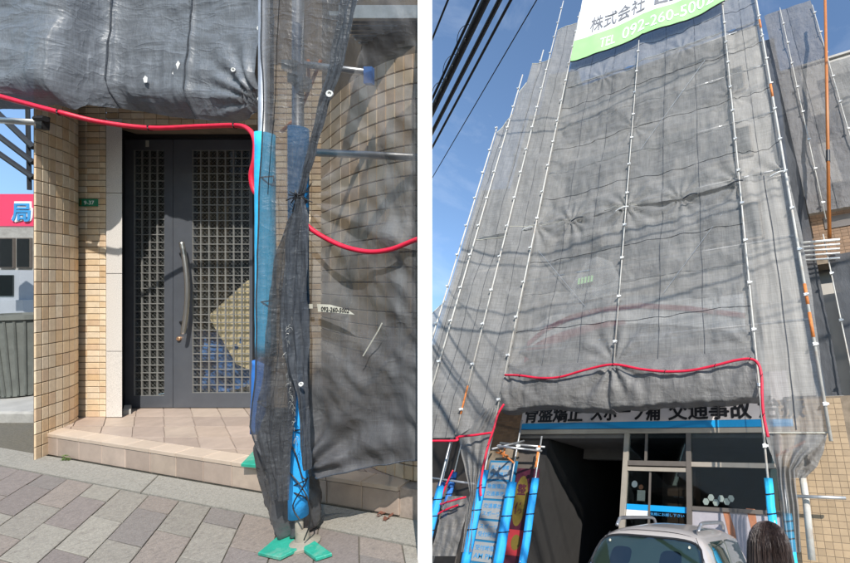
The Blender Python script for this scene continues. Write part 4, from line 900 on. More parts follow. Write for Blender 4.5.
part('board', MB().box((-5.98, NB - 0.02, -1.45), (-5.43, NB + 0.01, 0.60)), 'purple', s2)
ov = MB().add([(-5.78 + 0.17 * math.cos(k * PI / 12), NB - 0.024, 0.0 + 0.46 * math.sin(k * PI / 12)) for k in range(24)], [tuple(range(24))])
ov = part('oval', ov, 'yellow', s2)
part('lettering', moved(text_mb('整', width=0.22, depth=0.003, bold=0.02), Matrix.Translation((-5.89, NB - 0.026, 0.10))), 'purple', ov)
part('lettering', moved(text_mb('体', width=0.22, depth=0.003, bold=0.02), Matrix.Translation((-5.89, NB - 0.026, -0.25))), 'purple', ov)
pnn = part('panel', MB().box((-5.95, NB - 0.026, -0.95), (-5.46, NB - 0.021, -0.52)), 'redsign', s2)
part('oval', MB().add([(-5.72 + 0.11 * math.cos(k * PI / 10), NB - 0.029, -0.73 + 0.13 * math.sin(k * PI / 10)) for k in range(20)], [tuple(range(20))]), 'yellow', pnn)
# arched red sign seen through the mesh
ar = thing('arched_sign', 'faded white sign with curved red bands seen dimly through the mesh', 'sign', (-3, NB - 0.08, 3.4), 'W')
def bandp(up, dn, N, m_, nm_='band'):
    P = [Wd(x, y, N) for x, y in up]; Q = [Wd(x, y, N) for x, y in dn]; n = len(P); mb = MB()
    V = P + Q + [p + Vector((0, 0.02, 0)) for p in P] + [p + Vector((0, 0.02, 0)) for p in Q]
    fs = [(i, i + 1, n + i + 1, n + i) for i in range(n - 1)] + [(2 * n + i, 3 * n + i, 3 * n + i + 1, 2 * n + i + 1) for i in range(n - 1)]
    mb.add(V, fs); return part(nm_, mb, m_, ar)
up = [(520, 348), (545, 327), (570, 315), (600, 307), (640, 303), (690, 306), (745, 313)]
bandp([(x, y - 8) for x, y in up], [(x, y + 20) for x, y in up], NB - 0.06, 'white', 'panel')
bandp(up, [(x, y + 5) for x, y in up], NB - 0.09, 'redsign')
bandp([(522, 352), (545, 338), (570, 329), (600, 322), (625, 320)], [(522, 364), (545, 349), (570, 338), (600, 328), (625, 324)], NB - 0.09, 'redsign')
# scaffold uprights ------------------------------------------------------
clampm = MB().obox((0, -0.022, 0), (0.030, 0, 0), (0, 0.022, 0), (0, 0, 0.026)).obox((0.038, -0.04, 0.0), (0.018, 0, 0), (0, 0.009, 0), (0, 0, 0.015)).tube([(-0.02, -0.07, 0), (-0.02, -0.02, 0)], 0.008, 6).mesh('clamp', m=M['clip'])
def pole_W(label, R_, N_, u0, u1, m='wpaint', r=0.018, step=0.95, rust=(), grp='white scaffold uprights down the mesh front'):
    t = thing('scaffold_pole', label, 'pole', (R_, N_, u0), 'W', grp)
    part('tube', MB().tube([(R_, N_, u0 + (u1 - u0) * i / 4) for i in range(5)], r, 10), m, t, smooth=True)
    u = u0 + 0.5
    while u < u1:
        c = inst('clamp', clampm, t, (R_, N_, u + random.uniform(-.04, .04)), random.uniform(-0.3, 0.3)); u += step
    for (ua, ub) in rust: part('orange_length', MB().tube([(R_, N_, ua), (R_, N_, ub)], r * 1.08, 10), 'rust', t, smooth=True)
    return t
def azp(az, N_=None):   # plan position on the wing line for a sight direction
    t = math.tan(math.radians(az)); s = (7 * t - 5.97) / (0.972 + 0.233 * t); return (-5.97 - 0.972 * s, 7 - 0.233 * s)
W2, W1, Wq, W0 = azp(44.7), azp(47.9), azp(48.8), azp(50.45)
pole_W('tall white upright at the left corner of the main front, ending beside the banner', -5.97, 6.95, 1.3, 16.4)
pole_W('galvanised foot of the left corner upright, in blue foam', -5.97, 6.95, GU + 0.1, 1.28, 'galv', step=9)
pole_W('white upright in the middle of the mesh front, under the banner point', -3.38, 6.95, 2.4, 13.3, r=0.013)
pole_W('white upright where the red hose turns down at the right', -0.71, 6.95, GU + 0.1, 21)
pole_W('outermost right upright of the main front with bright clamps and orange lengths', 0.225, 6.93, 1.0, 21, rust=((2.6, 3.05), (3.2, 3.6), (8.6, 9.1), (11.4, 11.8)), r=0.028)
pole_W('upright with an orange length left of the main front, reaching highest on the wing', W2[0], W2[1] - 0.05, 1.1, 17.4, rust=((1.5, 2.1),))
pole_W('short-topped upright in the middle of the left wing', W1[0], W1[1] + 0.35, 8, 14.9, r=0.02)
pole_W('second upright from the left edge of the mesh', Wq[0], Wq[1] - 0.05, 1.2, 12.9, r=0.02)
pole_W('leftmost upright at the edge of the mesh against the sky', W0[0], W0[1] - 0.05, 1.2, 10.3, r=0.02)
def stub(label, x0, y0, x1, y1, N_, m='galv'):
    a, b = Wd(x1, y1, N_), Wd(x0, y0, N_)
    return pole_W(label, (a.x + b.x) / 2, N_, GU + 0.1, b.z, m, step=9, grp='scaffold feet in blue foam')
stub('grey inner upright with a clamp top below the left end of the fascia', 521, 420, 501, 545, 7.6)
t = stub('rust streaked short upright at the left side of the garage opening', 541.6, 436, 525.5, 545, 7.6)
part('orange_length', MB().tube([(-5.235, 7.57, 0.6), (-5.235, 7.57, 1.0)], 0.027, 10), 'rust', t)
def foam_W(label, xt, yt, xb, yb, N_, r, m='foam', rr=None):
    a, b = Wd(xt, yt, N_), Wd(xb, yb, N_); R0 = (a.x + b.x) / 2 if rr is None else rr
    t = thing('foam_sleeve', label, 'foam padding', (R0, N_, b.z), 'W', 'blue foam sleeves on the scaffold feet')
    n = 28; mb = MB()
    pts = [Vector((R0 + 0.008 * fx((i * .5, R0, 1)), N_, a.z + (b.z - 0.35 - a.z) * i / 10)) for i in range(11)]
    rings = []; V = []
    for i, p in enumerate(pts):
        for k in range(n):
            an = 2 * PI * k / n; q = r * (1 + 0.14 * abs(math.cos(an * 2.5))) * (1 + .04 * fx((i * .6, an, R0))); V.append(p + Vector((math.cos(an) * q, math.sin(an) * q, 0)))
    mb.add(V, [(i * n + k, i * n + (k + 1) % n, (i + 1) * n + (k + 1) % n, (i + 1) * n + k) for i in range(10) for k in range(n)] + [tuple(range(n)), tuple(range(10 * n, 11 * n))])
    part('foam', mb, m, t, smooth=True)
    for f_ in (0.25, 0.55, 0.8):
        z = a.z + (b.z - a.z) * f_
        part('tie_cord', MB().tube([(R0 + math.cos(k * .5) * r * 1.2, N_ + math.sin(k * .5) * r * 1.2, z + 0.01 * math.sin(k * .5 + 1)) for k in range(14)], 0.008, 5), 'black', t)
    return t
foam_W('bright blue foam on the left corner foot beside the hose', 485.5, 470, 469, 545, 6.95, 0.072, rr=-5.97)
foam_W('bright blue foam on the grey inner foot in front of the price board', 513, 482, 501, 545, 7.6, 0.088)
foam_W('blue foam on the rusty foot at the garage opening', 536, 478, 525.5, 545, 7.6, 0.068)
foam_W('cyan foam on the foot where the hose comes down at the right', 763.5, 478, 780, 545, 6.95, 0.055, 'foamcy', rr=-0.705)
pR = Wd(788, 520, 7.55)
pole_W('grey foot in cyan foam low in front of the beige tiled wall', pR.x, 7.55, GU + 0.1, 0.6, 'galv', step=9, grp='scaffold feet in blue foam')
foam_W('cyan foam low in front of the beige tiled wall', 786, 513, 792, 545, 7.55, 0.06, 'foamcy', rr=pR.x)
pw = azp(45.4); 
pole_W('grey foot under the left wing, thick foam round it', -7.05, 6.98, GU + 0.1, 1.2, 'galv', step=9, grp='scaffold feet in blue foam')
foam_W('long darker foam under the left wing', 464, 487, 452, 545, 6.98, 0.07, 'foam', rr=-7.0)
q1 = Wd(440, 490, 7.3)
pole_W('grey foot nearest the left edge of the street view', q1.x, 7.3, GU + 0.1, 1.2, 'galv', step=9, grp='scaffold feet in blue foam')
foam_W('darker foam nearest the left edge of the street view', 441, 482, 434, 545, 7.3, 0.062, 'foamdk', rr=q1.x)
q2 = Wd(455, 470, 7.9)
pole_W('thin upright standing back under the left wing', q2.x, 7.9, GU + 0.1, 1.6, 'galv', step=9, grp='scaffold feet in blue foam')
foam_W('short dark foam on the thin upright set back under the wing', 456, 472, 452, 500, 7.9, 0.06, 'foamdk', rr=q2.x)
# ledgers, planks, braces behind the mesh
lev = [3.0, 4.75, 6.5, 8.3, 10.1, 11.9, 13.7, 15.5]
for i, u in enumerate(lev):
    t = thing('scaffold_ledger', ('lowest', 'second lowest', 'third lowest', 'fourth lowest', 'fourth highest', 'third highest', 'second highest', 'highest')[i] + ' horizontal steel tube behind the mesh of the main front', 'tube', (-3, 7.1, u), 'W', 'ledgers behind the mesh')
    part('tube', MB().tube([(-6.0, 7.1, u), (0.2, 7.1, u)], 0.024, 8), 'galv', t, smooth=True)
    if i < 6:
        for (xa, xb) in ((-5.9, -3.45), (-3.3, -0.8)):  # one plank per bay and lift
            t = thing('walkway_plank', ('lowest', 'second lowest', 'third lowest', 'third highest', 'second highest', 'highest')[i] + ' walkway plank behind the mesh, in the ' + ('left' if xa < -4 else 'middle') + ' bay of the main front', 'plank', ((xa + xb) / 2, 7.3, u - 0.08), 'W', 'planks behind the mesh')
            part('deck', MB().box((xa, 7.16, u - 0.09), (xb, 7.40, u - 0.05)).box((xa, 7.43, u - 0.09), (xb, 7.66, u - 0.05)), 'plank', t)
for lab_, pts in (('thin white brace rising to the right across the middle of the mesh', ((664, 292), (722, 214))), ('thin white brace falling to the right on the left half of the mesh', ((538, 250), (590, 312))), ('thin white brace near the top of the mesh', ((640, 150), (705, 60)))):
    a, b = Wd(*pts[0], 6.99), Wd(*pts[1], 6.99)
    t = thing('scaffold_brace', lab_, 'brace', a, 'W')
    part('rod', MB().tube([a, b], 0.0045, 6), 'galv', t)
t = thing('scaffold_ledger', 'clamped horizontal tubes joining the left feet below the mesh', 'tube', (-5.6, 7.3, 1.0), 'W')
for (p, q) in (((497, 446, 7.0), (542, 451, 7.6)), ((500, 443, 7.6), (545, 447, 7.7)), ((432, 478, 7.2), (475, 484, 7.1)), ((492, 449, 7.0), (524, 441, 7.7))):
    part('tube', MB().tube([Wd(*p), Wd(*q)], 0.022, 8), 'galv', t, smooth=True)
for x, y in ((500, 446), (519, 446), (539, 449)):
    inst('clamp', clampm, t, Wd(x, y, 7.3))
t = thing('brace_rods', 'rusty orange rods and hooks between the left feet under the clamps', 'brace', Wd(505, 460, 7.4), 'W')
for p, q in (((498, 449), (514, 463)), ((505, 447), (503, 458)), ((496, 452), (508, 456))):
    part('rod', MB().tube([Wd(*p, 7.4), Wd(*q, 7.4)], 0.018, 7), 'rust', t)
# mesh sheets ------------------------------------------------------------
def wrink(x, z, sd, w0, w1, z0, z1, ties, big=0.06):
    d = big * 1.1 * fx((x * 0.7, z * 0.5, sd), 2) + 0.034 * fx((x * 1.9, z * 1.3, sd + 3), 4) + 0.010 * fx((x * 6, z * 4, sd + 5), 4)
    d += 0.010 * math.sin(x * 16 + 2.5 * fx((x, z * .5, sd + 8)))* (0.5 + 0.5 * fx((x * .8, z * .4, sd)))
    uu = max(0.0, min(1.0, (x - w0) / max(w1 - w0, 0.1)))
    d += 0.040 * math.sin((z + 1.1 * uu * (1 - uu) * 2 + 0.35 * fx((x * .5, z * .3, sd + 11), 2)) * 2.6 + sd) * (0.6 + 0.6 * fx((x * .6, z * .4, sd + 15), 2))
    d += 0.012 * abs(math.sin((z + 0.5 * x * (0.4 + 0.3 * math.sin(z))) * 5.5 + 3 * fx((x * .9, z * .9, sd + 2), 2)))
    pin = min(1, min(x - w0, w1 - x) / 0.25 + 0.15); d *= pin
    for (tx, tz, s_) in ties:
        dd = math.hypot(x - tx, z - tz)
        if dd < 2.2:
            an = math.atan2(z - tz, x - tx); d += s_ * 0.055 * math.sin(an * 11 + tx * 5) * min(1, dd / 0.15) * math.exp(-dd / 0.55)
    return d
TIE = [(-5.97, 6.33, 1), (-4.9, 6.33, 1), (-3.38, 6.33, 1.2), (-2.05, 6.33, .8), (-0.71, 6.33, 1.2), (0.2, 6.33, 1.2), (-3.38, 2.45, 1.3), (-5.97, 2.5, .6), (-0.71, 2.5, .6), (-3.38, 9.1, .6), (-0.71, 9.2, .5), (-4.6, 12.0, .7), (-2, 12, .7)]
def bay(label, x0, x1, z0, z1, sd, m='sheetW', seams=2, n0=7.02, grp='mesh sheets on the main front', sag=0.10):
    nu = max(16, int((x1 - x0) / 0.035)); nv = int((z1 - z0) / 0.05)
    def f(u, v):
        x = x0 + (x1 - x0) * u; z = z0 + (z1 - z0) * v
        zz = z - sag * math.sin(PI * u) * (1 - v) * (1 if z0 > 3 else 0)
        return Vector((x, n0 + wrink(x, z, sd, x0, x1, z0, z1, TIE) * (1 if z0 > 3 else min(1, v * 12)), zz))
    o = single('mesh_sheet', MB().grid(f, nu, nv), m, label, 'mesh sheet', 'W', grp, smooth=True)
    for k in range(1, seams + 1): seam(o, [f(k / (seams + 1) + 0.004 * math.sin(v * .7), v / 24) + Vector((0, -0.004, 0)) for v in range(25)], 0.0055, 'hem')
    seam(o, [f(u / 20, 1) + Vector((0, -0.006, 0)) for u in range(21)], 0.006, 'label')
    k_ = 0
    zz_ = z0 + 0.9
    while zz_ < z1 - 0.4:   # laced hems and the ledger line pressing through
        v_ = (zz_ - z0) / (z1 - z0); pts = [f(u / 24, v_ + 0.004 * math.sin(u * .9 + sd)) + Vector((0, -0.004, 0)) for u in range(25)]
        part('stitched_seam', MB().tube(pts, 0.0045 if k_ % 2 else 0.0065, 4), 'galv' if k_ % 2 else 'hem', o); zz_ += 0.93; k_ += 1
    return o
bx = [-5.95, -3.39, -0.72, 0.21]
lab3 = {(0, 0): 'grey mesh sheet above the red hose in the left bay, red curved bands behind it', (1, 0): 'grey mesh sheet above the red hose in the middle bay, pale window behind it', (2, 0): 'narrow grey mesh sheet right of the hose bend, middle height',
        (0, 1): 'grey mesh sheet of the left bay just below the banner corner', (1, 1): 'grey mesh sheet of the middle bay below the green banner print', (2, 1): 'narrow upper mesh sheet left of the clamped right upright',
        (0, 2): 'top mesh sheet behind the left half of the banner', (1, 2): 'top mesh sheet behind the right half of the banner', (2, 2): 'narrow top mesh sheet at the upper edge of the photo right of the banner'}
zt = [2.45, 6.35, 12.0, 17.2]
for i in range(3):
    for j in range(3):
        if i == 2 and j == 0: continue
        z1 = zt[j + 1] if not (i == 0 and j == 2) else 16.0
        if j == 2 and i > 0: z1 = 19.5
        bay(lab3[(i, j)], bx[i], bx[i + 1], zt[j], z1, 3.1 * i + 7.7 * j, seams=2 if i < 2 else 1)
# bulging lower hem of the two bays, folded back under
def hemf(x0, x1, sd):
    def f(u, v):
        x = x0 + (x1 - x0) * u; z = 2.56 - 1.04 * v
        lowest = 0.10 * fx((x * 0.9, 1, sd)) - 0.05
        n = 7.05 - 0.05 * min(1, v * 4) - 0.15 * math.sin(min(1, v * 1.1) * PI) ** 1.0 * (0.75 + 0.35 * fx((x * 1.2, v, sd))) + 0.22 * max(0, v - 0.85) / 0.15
        z += (lowest if v > .5 else lowest * v * 2) + 0.12 * max(0, v - 0.85) / 0.15
        return Vector((x, n + wrink(x, z, sd, x0 - 1, x1 + 1, 0, 9, TIE) * 1.1 * min(1, v * 5), z))
    return f
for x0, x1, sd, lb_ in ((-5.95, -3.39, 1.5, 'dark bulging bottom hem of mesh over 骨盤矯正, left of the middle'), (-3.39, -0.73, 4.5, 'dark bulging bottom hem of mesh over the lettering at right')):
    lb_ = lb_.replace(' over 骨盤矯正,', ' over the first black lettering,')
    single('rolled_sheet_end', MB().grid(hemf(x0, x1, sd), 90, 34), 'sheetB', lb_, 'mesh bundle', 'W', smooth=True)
# right narrow bay: sheet gathers down to a hanging bunch
def rows_W(tab, N_, amp, k, nu, nv, seed):
    ya, yb = tab[0][0], tab[-1][0]; wmax = max(r[2] - r[1] for r in tab)
    def f(u, v):
        y = ya + (yb - ya) * v; xl, xr = interp(tab, y); wd = xr - xl; x = xl + wd * u; g = 1 - wd / wmax
        d = amp * (0.15 + 1.2 * g) * math.sin(2 * PI * k * u + 1.3 * fx((u * 3, v * 3, seed))) + amp * 0.8 * fx((u * 4, v * 5, seed + 2), 3)
        return Wd(x, y, N_ + d)
    return MB().grid(f, nu, nv), f
rt = [(176, 738.5, 789), (240, 745, 803), (300, 751, 813), (360, 757.5, 820.5), (410, 762.5, 826), (432, 765, 828), (446, 768, 819), (458, 772.5, 804), (470, 777, 795), (485, 778, 796), (510, 781, 799), (535, 784, 800), (552, 786, 801)]
mb, rf = rows_W(rt, 7.0, 0.05, 4, 44, 160, 2.2)
o = single('mesh_sheet', mb, 'sheetW', 'right mesh sheet gathered into a hanging bunch in front of the tiled wall', 'mesh sheet', 'W', 'mesh sheets on the main front', smooth=True)
seam(o, [rf(0.5, v / 40) + Vector((0, -0.01, 0)) for v in range(28)], 0.009, 'hem')
seam(o, [rf(u / 12, (433 - 176) / (552 - 176)) + Vector((0, -0.015, 0)) for u in range(13)], 0.010, 'label')
flap = [(434, 796, 827), (450, 793, 824), (465, 790, 818), (478, 790, 806)]
mb, _f = rows_W(flap, 7.35, 0.05, 2, 20, 30, 5.5)
single('mesh_sheet', mb, 'sheetB', 'dark underside flap of mesh hanging behind the bunch at the right', 'mesh sheet', 'W', 'mesh sheets on the main front', smooth=True)
# wing sheets
WN = (0.233, -0.972, 0); WP = (-5.97, 7.02, 0)
def wing(label, pa, pb2, za0, zb0, za1, zb1, sd, m='sheetV', seams=1, ties=()):
    A_ = Vector((pa[0], pa[1], 0)); B_ = Vector((pb2[0], pb2[1], 0)); D = B_ - A_; L = D.length; nn_ = Vector((-D.y, D.x, 0)).normalized()
    H = max(za1, zb1) - min(za0, zb0)
    def f(u, v):
        z0 = za0 + (zb0 - za0) * u; z1 = za1 + (zb1 - za1) * u; z = z0 + (z1 - z0) * v
        p = A_ + D * u; p.z = z; d = wrink(u * L, z, sd, 0, L, 0, 9, ties)
        return p + nn_ * d
    o = single('mesh_sheet', MB().grid(f, max(12, int(L / 0.04)), int(H / 0.06)), m, label, 'mesh sheet', 'W', 'mesh sheets on the left wing', smooth=True)
    for k in range(1, seams + 1): seam(o, [f(k / (seams + 1), v / 24) + Vector((0, -0.006, 0)) for v in range(25)], 0.0055, 'hem')
    seam(o, [f(u / 10, 1) + Vector((0, -0.006, 0)) for u in range(11)], 0.010, 'label')
    return o
def zat(x, y, p): r = ray(x, y); return r.z * math.hypot(p[0], p[1]) / math.hypot(r.x, r.y)
zL, zL2 = zat(578.5, 23, (-5.97, 7.02)), zat(558, 31, W2)
zP1, zP2 = zat(533, 64, W1), zat(550.5, 58, W2)
zq = zat(519, 93, Wq); z0_ = zat(500, 134, W0)
CNR = (-5.98, 7.02)
W2s = (W2[0], W2[1] + 0.02)
wing('upper narrow mesh sheet between the banner edge and the wing', W2s, CNR, 6.4, 6.4, zL2, zL, 1.1)
WG = zat(457, 437, W2)
wing('lower narrow mesh sheet above the crossing red hoses', W2s, CNR, WG, zat(499, 407, CNR), 6.4, 6.4, 2.1)
wing('upper mesh sheet of the left wing right of its middle upright', W1, W2s, 6.1, 6.2, zP1, zP2, 3.1)
wing('mesh sheet of the left wing below the stepped top', Wq, W1, 6.0, 6.1, zq, zq + 0.5, 4.1, seams=0)
wing('lower mesh sheet of the left wing above the red hose', Wq, W2s, WG - 0.05, WG, 6.0, 6.1, 5.1, seams=2)
wing('outermost mesh sheet against the sky', W0, Wq, WG - 0.2, WG - 0.05, z0_, z0_ + 0.8, 6.1)
far = (-8.9, 6.35)
wing('lowest mesh sheet at the left edge of the street view', far, W0, WG - 0.3, WG - 0.2, 2.6, 4.2, 7.1)
lt = [(408, 482, 499.5), (425, 470, 496), (437, 459, 493), (452, 461, 489), (470, 465, 484), (486, 468.5, 479), (494, 470, 477), (510, 467, 476), (530, 464, 474), (552, 461, 472)]
mb, _f = rows_W(lt, 6.9, 0.05, 3.5, 30, 90, 8.2)
single('mesh_sheet', mb, 'sheetW', 'left mesh sheet gathered to a thin bunch beside the blue foam foot', 'mesh sheet', 'W', 'mesh sheets on the left wing', smooth=True)
# ties with white rope on the knot line
for (x, y) in ((527, 229), (577, 219), (622, 209), (690, 196), (735, 183), (778, 174)):
    p = Wd(x, y, 6.95); t = thing('rope_tie', 'rope lashing at mid height of the mesh, ' + {527: 'at the left corner upright', 577: 'halfway across the left bay', 622: 'at the middle upright', 690: 'halfway across the middle bay', 735: 'at the upright above the hose bend', 778: 'beside the outermost right upright'}[x], 'tie', p, 'W', 'rope lashings on the mesh')
    part('rope', MB().tube(smooth_pts([p + Vector((-0.16, 0, -0.03)), p + Vector((-0.04, -0.03, 0.0)), p + Vector((0.05, -0.02, 0.03)), p + Vector((0.17, 0, 0.03))], 4), 0.017, 6), 'clip' if x in (527, 622, 778) else 'hem', t)
# banner
bq0, bq1 = Wd(571, 62.5, 6.86), Wd(584, 13, 6.86)
BL, BR = -5.86, -0.62; B0 = 13.15; B1 = 18.6
def ban(u, v, off=0.0):
    x = BL + (BR - BL) * u; sag = 0.22 * (abs(math.sin(u * 2 * PI)) ** 0.8)
    z = B0 + (B1 - B0) * v - sag * (1 - v) ** 2 + 0.10 * (1 - u) * 0
    return Vector((x, 6.84 + off + 0.05 * fx((x * 0.7, z * .6, 3), 3) + 0.02 * math.sin(x * 3 + z) , z))
bn_ = thing('company_banner', 'big white banner with grey company lettering and a lime green telephone strip at the top', 'banner', (BL, 6.86, B0), 'W')
part('cloth', MB().grid(ban, 80, 60), 'bannerw', bn_, smooth=True)
part('green_strip', MB().grid(lambda u, v: ban(u, 0.003 + v * 0.21, -0.006), 80, 12), 'bannerg', bn_, smooth=True)
part('bottom_edge', MB().tube([ban(u / 60, 0.0, -0.006) for u in range(61)], 0.022, 5), 'cable', bn_)
def wrap(mb, u_off=0):
    out = []
    for v in mb.v:
        u = (v.x - BL) / (BR - BL); vv = (v.z - B0) / (B1 - B0); q = ban(u, vv, -0.012); q.x = v.x
        out.append(Vector((v.x, q.y + v.y, q.z)))
    mb.v = out; return mb
def bt_(s_, x0, w_, z, h_, m_, bold=0.02, shear=0.0):
    part('lettering', wrap(moved(text_mb(s_, width=w_, height=h_, depth=0.004, bold=bold, shear=shear), Matrix.Translation((x0, 0, z)))), m_, bn_)
bt_('株式会社', -5.25, 2.05, 14.50, 0.85, 'greytext', 0.004)
bt_('LE', -2.85, 0.95, 14.55, 0.75, 'greytext', 0.02)
bt_('TEL', -4.75, 0.55, 13.40, 0.52, 'bannerw', 0.006)
bt_('092-260-5002', -3.95, 3.0, 13.40, 0.60, 'bannerw', 0.006)
# faint print on the left sheet
lg = thing('printed_patch', 'faded pale printed patch with light green marks on the left mesh sheet', 'print', Wd(600, 280, 6.94), 'W')
M['fade'] = mesh_mat('faded_print_film', (0.5, 0.5, 0.49), 0.20, 0.08, 0.6, 0.2, 1, 0.1, 0.1)
M['fadeg'] = mesh_mat('faded_green_print', (0.45, 0.62, 0.40), 0.42, 0.05, 0.6, 0.2, 1, 0.1, 0.1)
part('film', MB().add([Wd(x, y, 6.93) for x, y in ((567, 304), (572, 284), (586, 262), (597, 256), (612, 262), (620, 278), (617, 294), (598, 298))], [tuple(range(8))]), 'fade', lg)
for k in range(5): a = Wd(578 + 3.2 * k, 281 - 0.7 * k, 6.92); part('green_mark', MB().box((a.x, a.y, a.z - 0.09), (a.x + 0.05, a.y + 0.004, a.z + 0.07)), 'fadeg', lg)
# hoses on the street front
def hoseW(label, pts, r=0.024):
    o = single('red_hose', MB().tube(smooth_pts([Wd(*p) for p in pts], 8), r, 10), 'hose', label, 'hose', 'W', 'crimson hoses strung along the mesh', smooth=True)
    for q in pts[1:-1:2]:
        c = Wd(*q); part('tie', MB().tube([c + Vector((0.02 * math.sin(k) , (r + .006) * math.cos(k * 1.05), (r + .006) * math.sin(k * 1.05))) for k in range(8)], 0.006, 4), 'black', o)
N1 = 6.80
hoseW('crimson hose waving across the whole mesh front and down beside the right upright', [(505, 375, 6.86), (520, 375.5, N1), (540, 378, N1), (560, 377, N1), (585, 370, N1), (613, 364.5, 6.78), (640, 369, N1), (665, 371.5, N1), (690, 370.5, N1), (715, 365.5, N1), (735, 360.5, N1), (750, 359, N1), (758, 363.5, N1), (761.5, 376, N1), (762, 395, N1), (763.5, 415, 6.82), (768, 437, 6.84)])
hoseW('crimson hose crossing the wing from the street view edge to the corner foot', [(400, 443.5, 6.3), (430, 441, 6.4), (456, 440.5, 6.55), (457.5, 437, 6.6), (475, 435, 6.7), (492, 432.5, 6.8)], 0.022)
hoseW('crimson hose dropping down the left corner upright to the foam', [(504, 404, 6.80), (498, 414, 6.78), (494, 428, 6.76), (488, 446, 6.76), (483, 468, 6.76), (480.5, 486, 6.78), (481, 496, 6.8)], 0.022)
hoseW('short crimson hose looped low under the left wing', [(453, 470, 7.0), (446, 485, 7.0), (440, 503, 7.0), (447, 502, 6.9), (458, 499, 6.9), (466, 497, 6.95)], 0.018)
hoseW('lowest crimson hose piece under the left wing', [(436, 515, 7.0), (445, 510, 7.0), (458, 505, 7.0)], 0.018)
bk = [(496, 448, 470), (510, 442, 468), (530, 437, 462), (556, 430, 456)]
mb, _f = rows_W(bk, 7.15, 0.05, 3, 20, 30, 9.9)
single('rolled_sheet_end', mb, 'sheetB', 'slack end of dark mesh low under the left wing behind the hoses', 'mesh bundle', 'W', smooth=True)
# overhead cables (after the hoses)
wd_ = Vector((-0.884, 0.467, 0.004))
def wire(label, x, y, H, r, group='overhead cables', twist=False, t0=-10, t1=45):
    q = ray(x, y); p = q * (H / q.z)
    pts = [p + wd_ * t for t in range(t0, t1)]
    o = single('overhead_cable', MB().tube(pts, r, 7), 'cable', label, 'cable', 'W', group, smooth=True)
    if twist:
        mb = MB(); tt = [p + wd_ * (i * 0.03) for i in range(-40, 380)]
        mb.tube([a + Vector((0.02 * math.cos(i * .8), 0.02 * math.sin(i * .8), (r + 0.02) * math.sin(i * 0.8) * 1.0)) for i, a in enumerate(tt)], 0.007, 4)
        part('lashing_wire', mb, 'cable', o)
        mb = MB(); tt = [p + wd_ * (i * 0.03) + Vector((-0.02, -0.05, 0.10 + 0.10 * fx((i * .03, 1, 1)))) for i in range(-40, 380)]
        mb.tube([a + Vector((0, 0.06 * math.cos(i * .35), 0.09 * math.sin(i * .35))) for i, a in enumerate(tt)], 0.005, 4); part('lashing_wire', mb, 'cable', o)
    return o
wire('thick black cable bundle with curled lashing wire at the top left of the sky', 441, 93, 5.0, 0.042, twist=True)
wire('black cable just left of the thick bundle', 441, 80, 5.1, 0.016)
wire('paired black cable right of the thick bundle', 455, 87, 5.6, 0.026)
wire('second of the paired cables', 461, 78, 5.7, 0.017)
wire('single black cable between the paired cables and the thin one', 473, 71, 6.0, 0.019)
wire('thinnest cable of the sky, nearest the scaffold', 495, 71, 6.4, 0.008)
wire('upper of two thin cables in the very corner of the sky', 436, 30, 6.2, 0.013)
wire('lower of two thin cables in the very corner of the sky', 433.5, 36, 6.2, 0.013)
for i, (n_, u_, r_) in enumerate(((1.0, 9.0, 0.02), (1.0, 9.35, 0.03), (1.0, 7.1, 0.03), (1.1, 7.55, 0.02), (0.9, 13.6, 0.025), (0.9, 14.2, 0.02))):
    pts = [Vector((x * 1.0, n_, u_ + 0.012 * (x + 3 + i) ** 2 * (1 if abs(x + 3) < 12 else 1) * (0.5 if i % 2 else 0.8))) for x in [k * 0.8 - 14 for k in range(34)]]
    single('street_cable', MB().tube(pts, r_, 6), 'cable', ('thin', 'thick', 'thickest low', 'thin low', 'thick topmost', 'thin topmost')[i] + ' street cable overhead whose sagging shadow crosses the mesh', 'cable', 'W', 'street cables running along the front', smooth=True)
# neighbour on the right ---------------------------------------------------
nb = thing('neighbour_building', 'pale grey building behind the set-back mesh at the right edge', 'building', (2, 10, GU), 'W')
part('wall', MB().box((0.62, 9.75, GU), (5, 16, Wd(797, 70, 9.75).z)), 'render', nb)
part('parapet', MB().box((0.60, 9.68, Wd(797, 70, 9.75).z), (5, 16, Wd(797, 70, 9.75).z + 0.10)), 'render', nb)
for k in range(4):
    wn = part('window', MB().box((1.2, 9.70, 1.5 + 2.7 * k), (2.3, 9.76, 2.6 + 2.7 * k)), 'darkframe', nb); part('pane', MB().box((1.25, 9.685, 1.55 + 2.7 * k), (2.25, 9.699, 2.55 + 2.7 * k)), 'shopglass', nb if False else wn)
def flat(label, x0, x1, z0, z1, n0, sd, m, grp, seams=1):
    def f(u, v):
        x = x0(v) if callable(x0) else x0; x = x + (x1 - x) * u; z = z0 + (z1 - z0) * v
        return Vector((x, n0 + wrink(x, z, sd, -9, 9, 0, 0, ()) * 0.8, z))
    o = single('mesh_sheet', MB().grid(f, 40, int((z1 - z0) / 0.07)), m, label, 'mesh sheet', 'W', grp, smooth=True)
    for k in range(1, seams + 1): seam(o, [f(k / (seams + 1), v / 24) + Vector((0, -0.006, 0)) for v in range(25)], 0.0055, 'hem')
    return o
GS = 'mesh sheets of the set-back scaffold at right'
zD = Wd(770, 38, 9.1).z
flat('tall dark strip standing in for the shade in the gap beside the right upright', 0.0, 0.64, 0.2, zD, 9.1, 1.0, 'sheetD', GS, 0)  # dark sheet drawn where the scaffold's shadow band falls
flat('pale set-back mesh sheet at the upper right edge of the photo', lambda v: 0.66 - 0.20 * v, 1.98, Wd(818, 212, 9.0).z, 15.5, 9.0, 2.0, 'sheetR', GS)
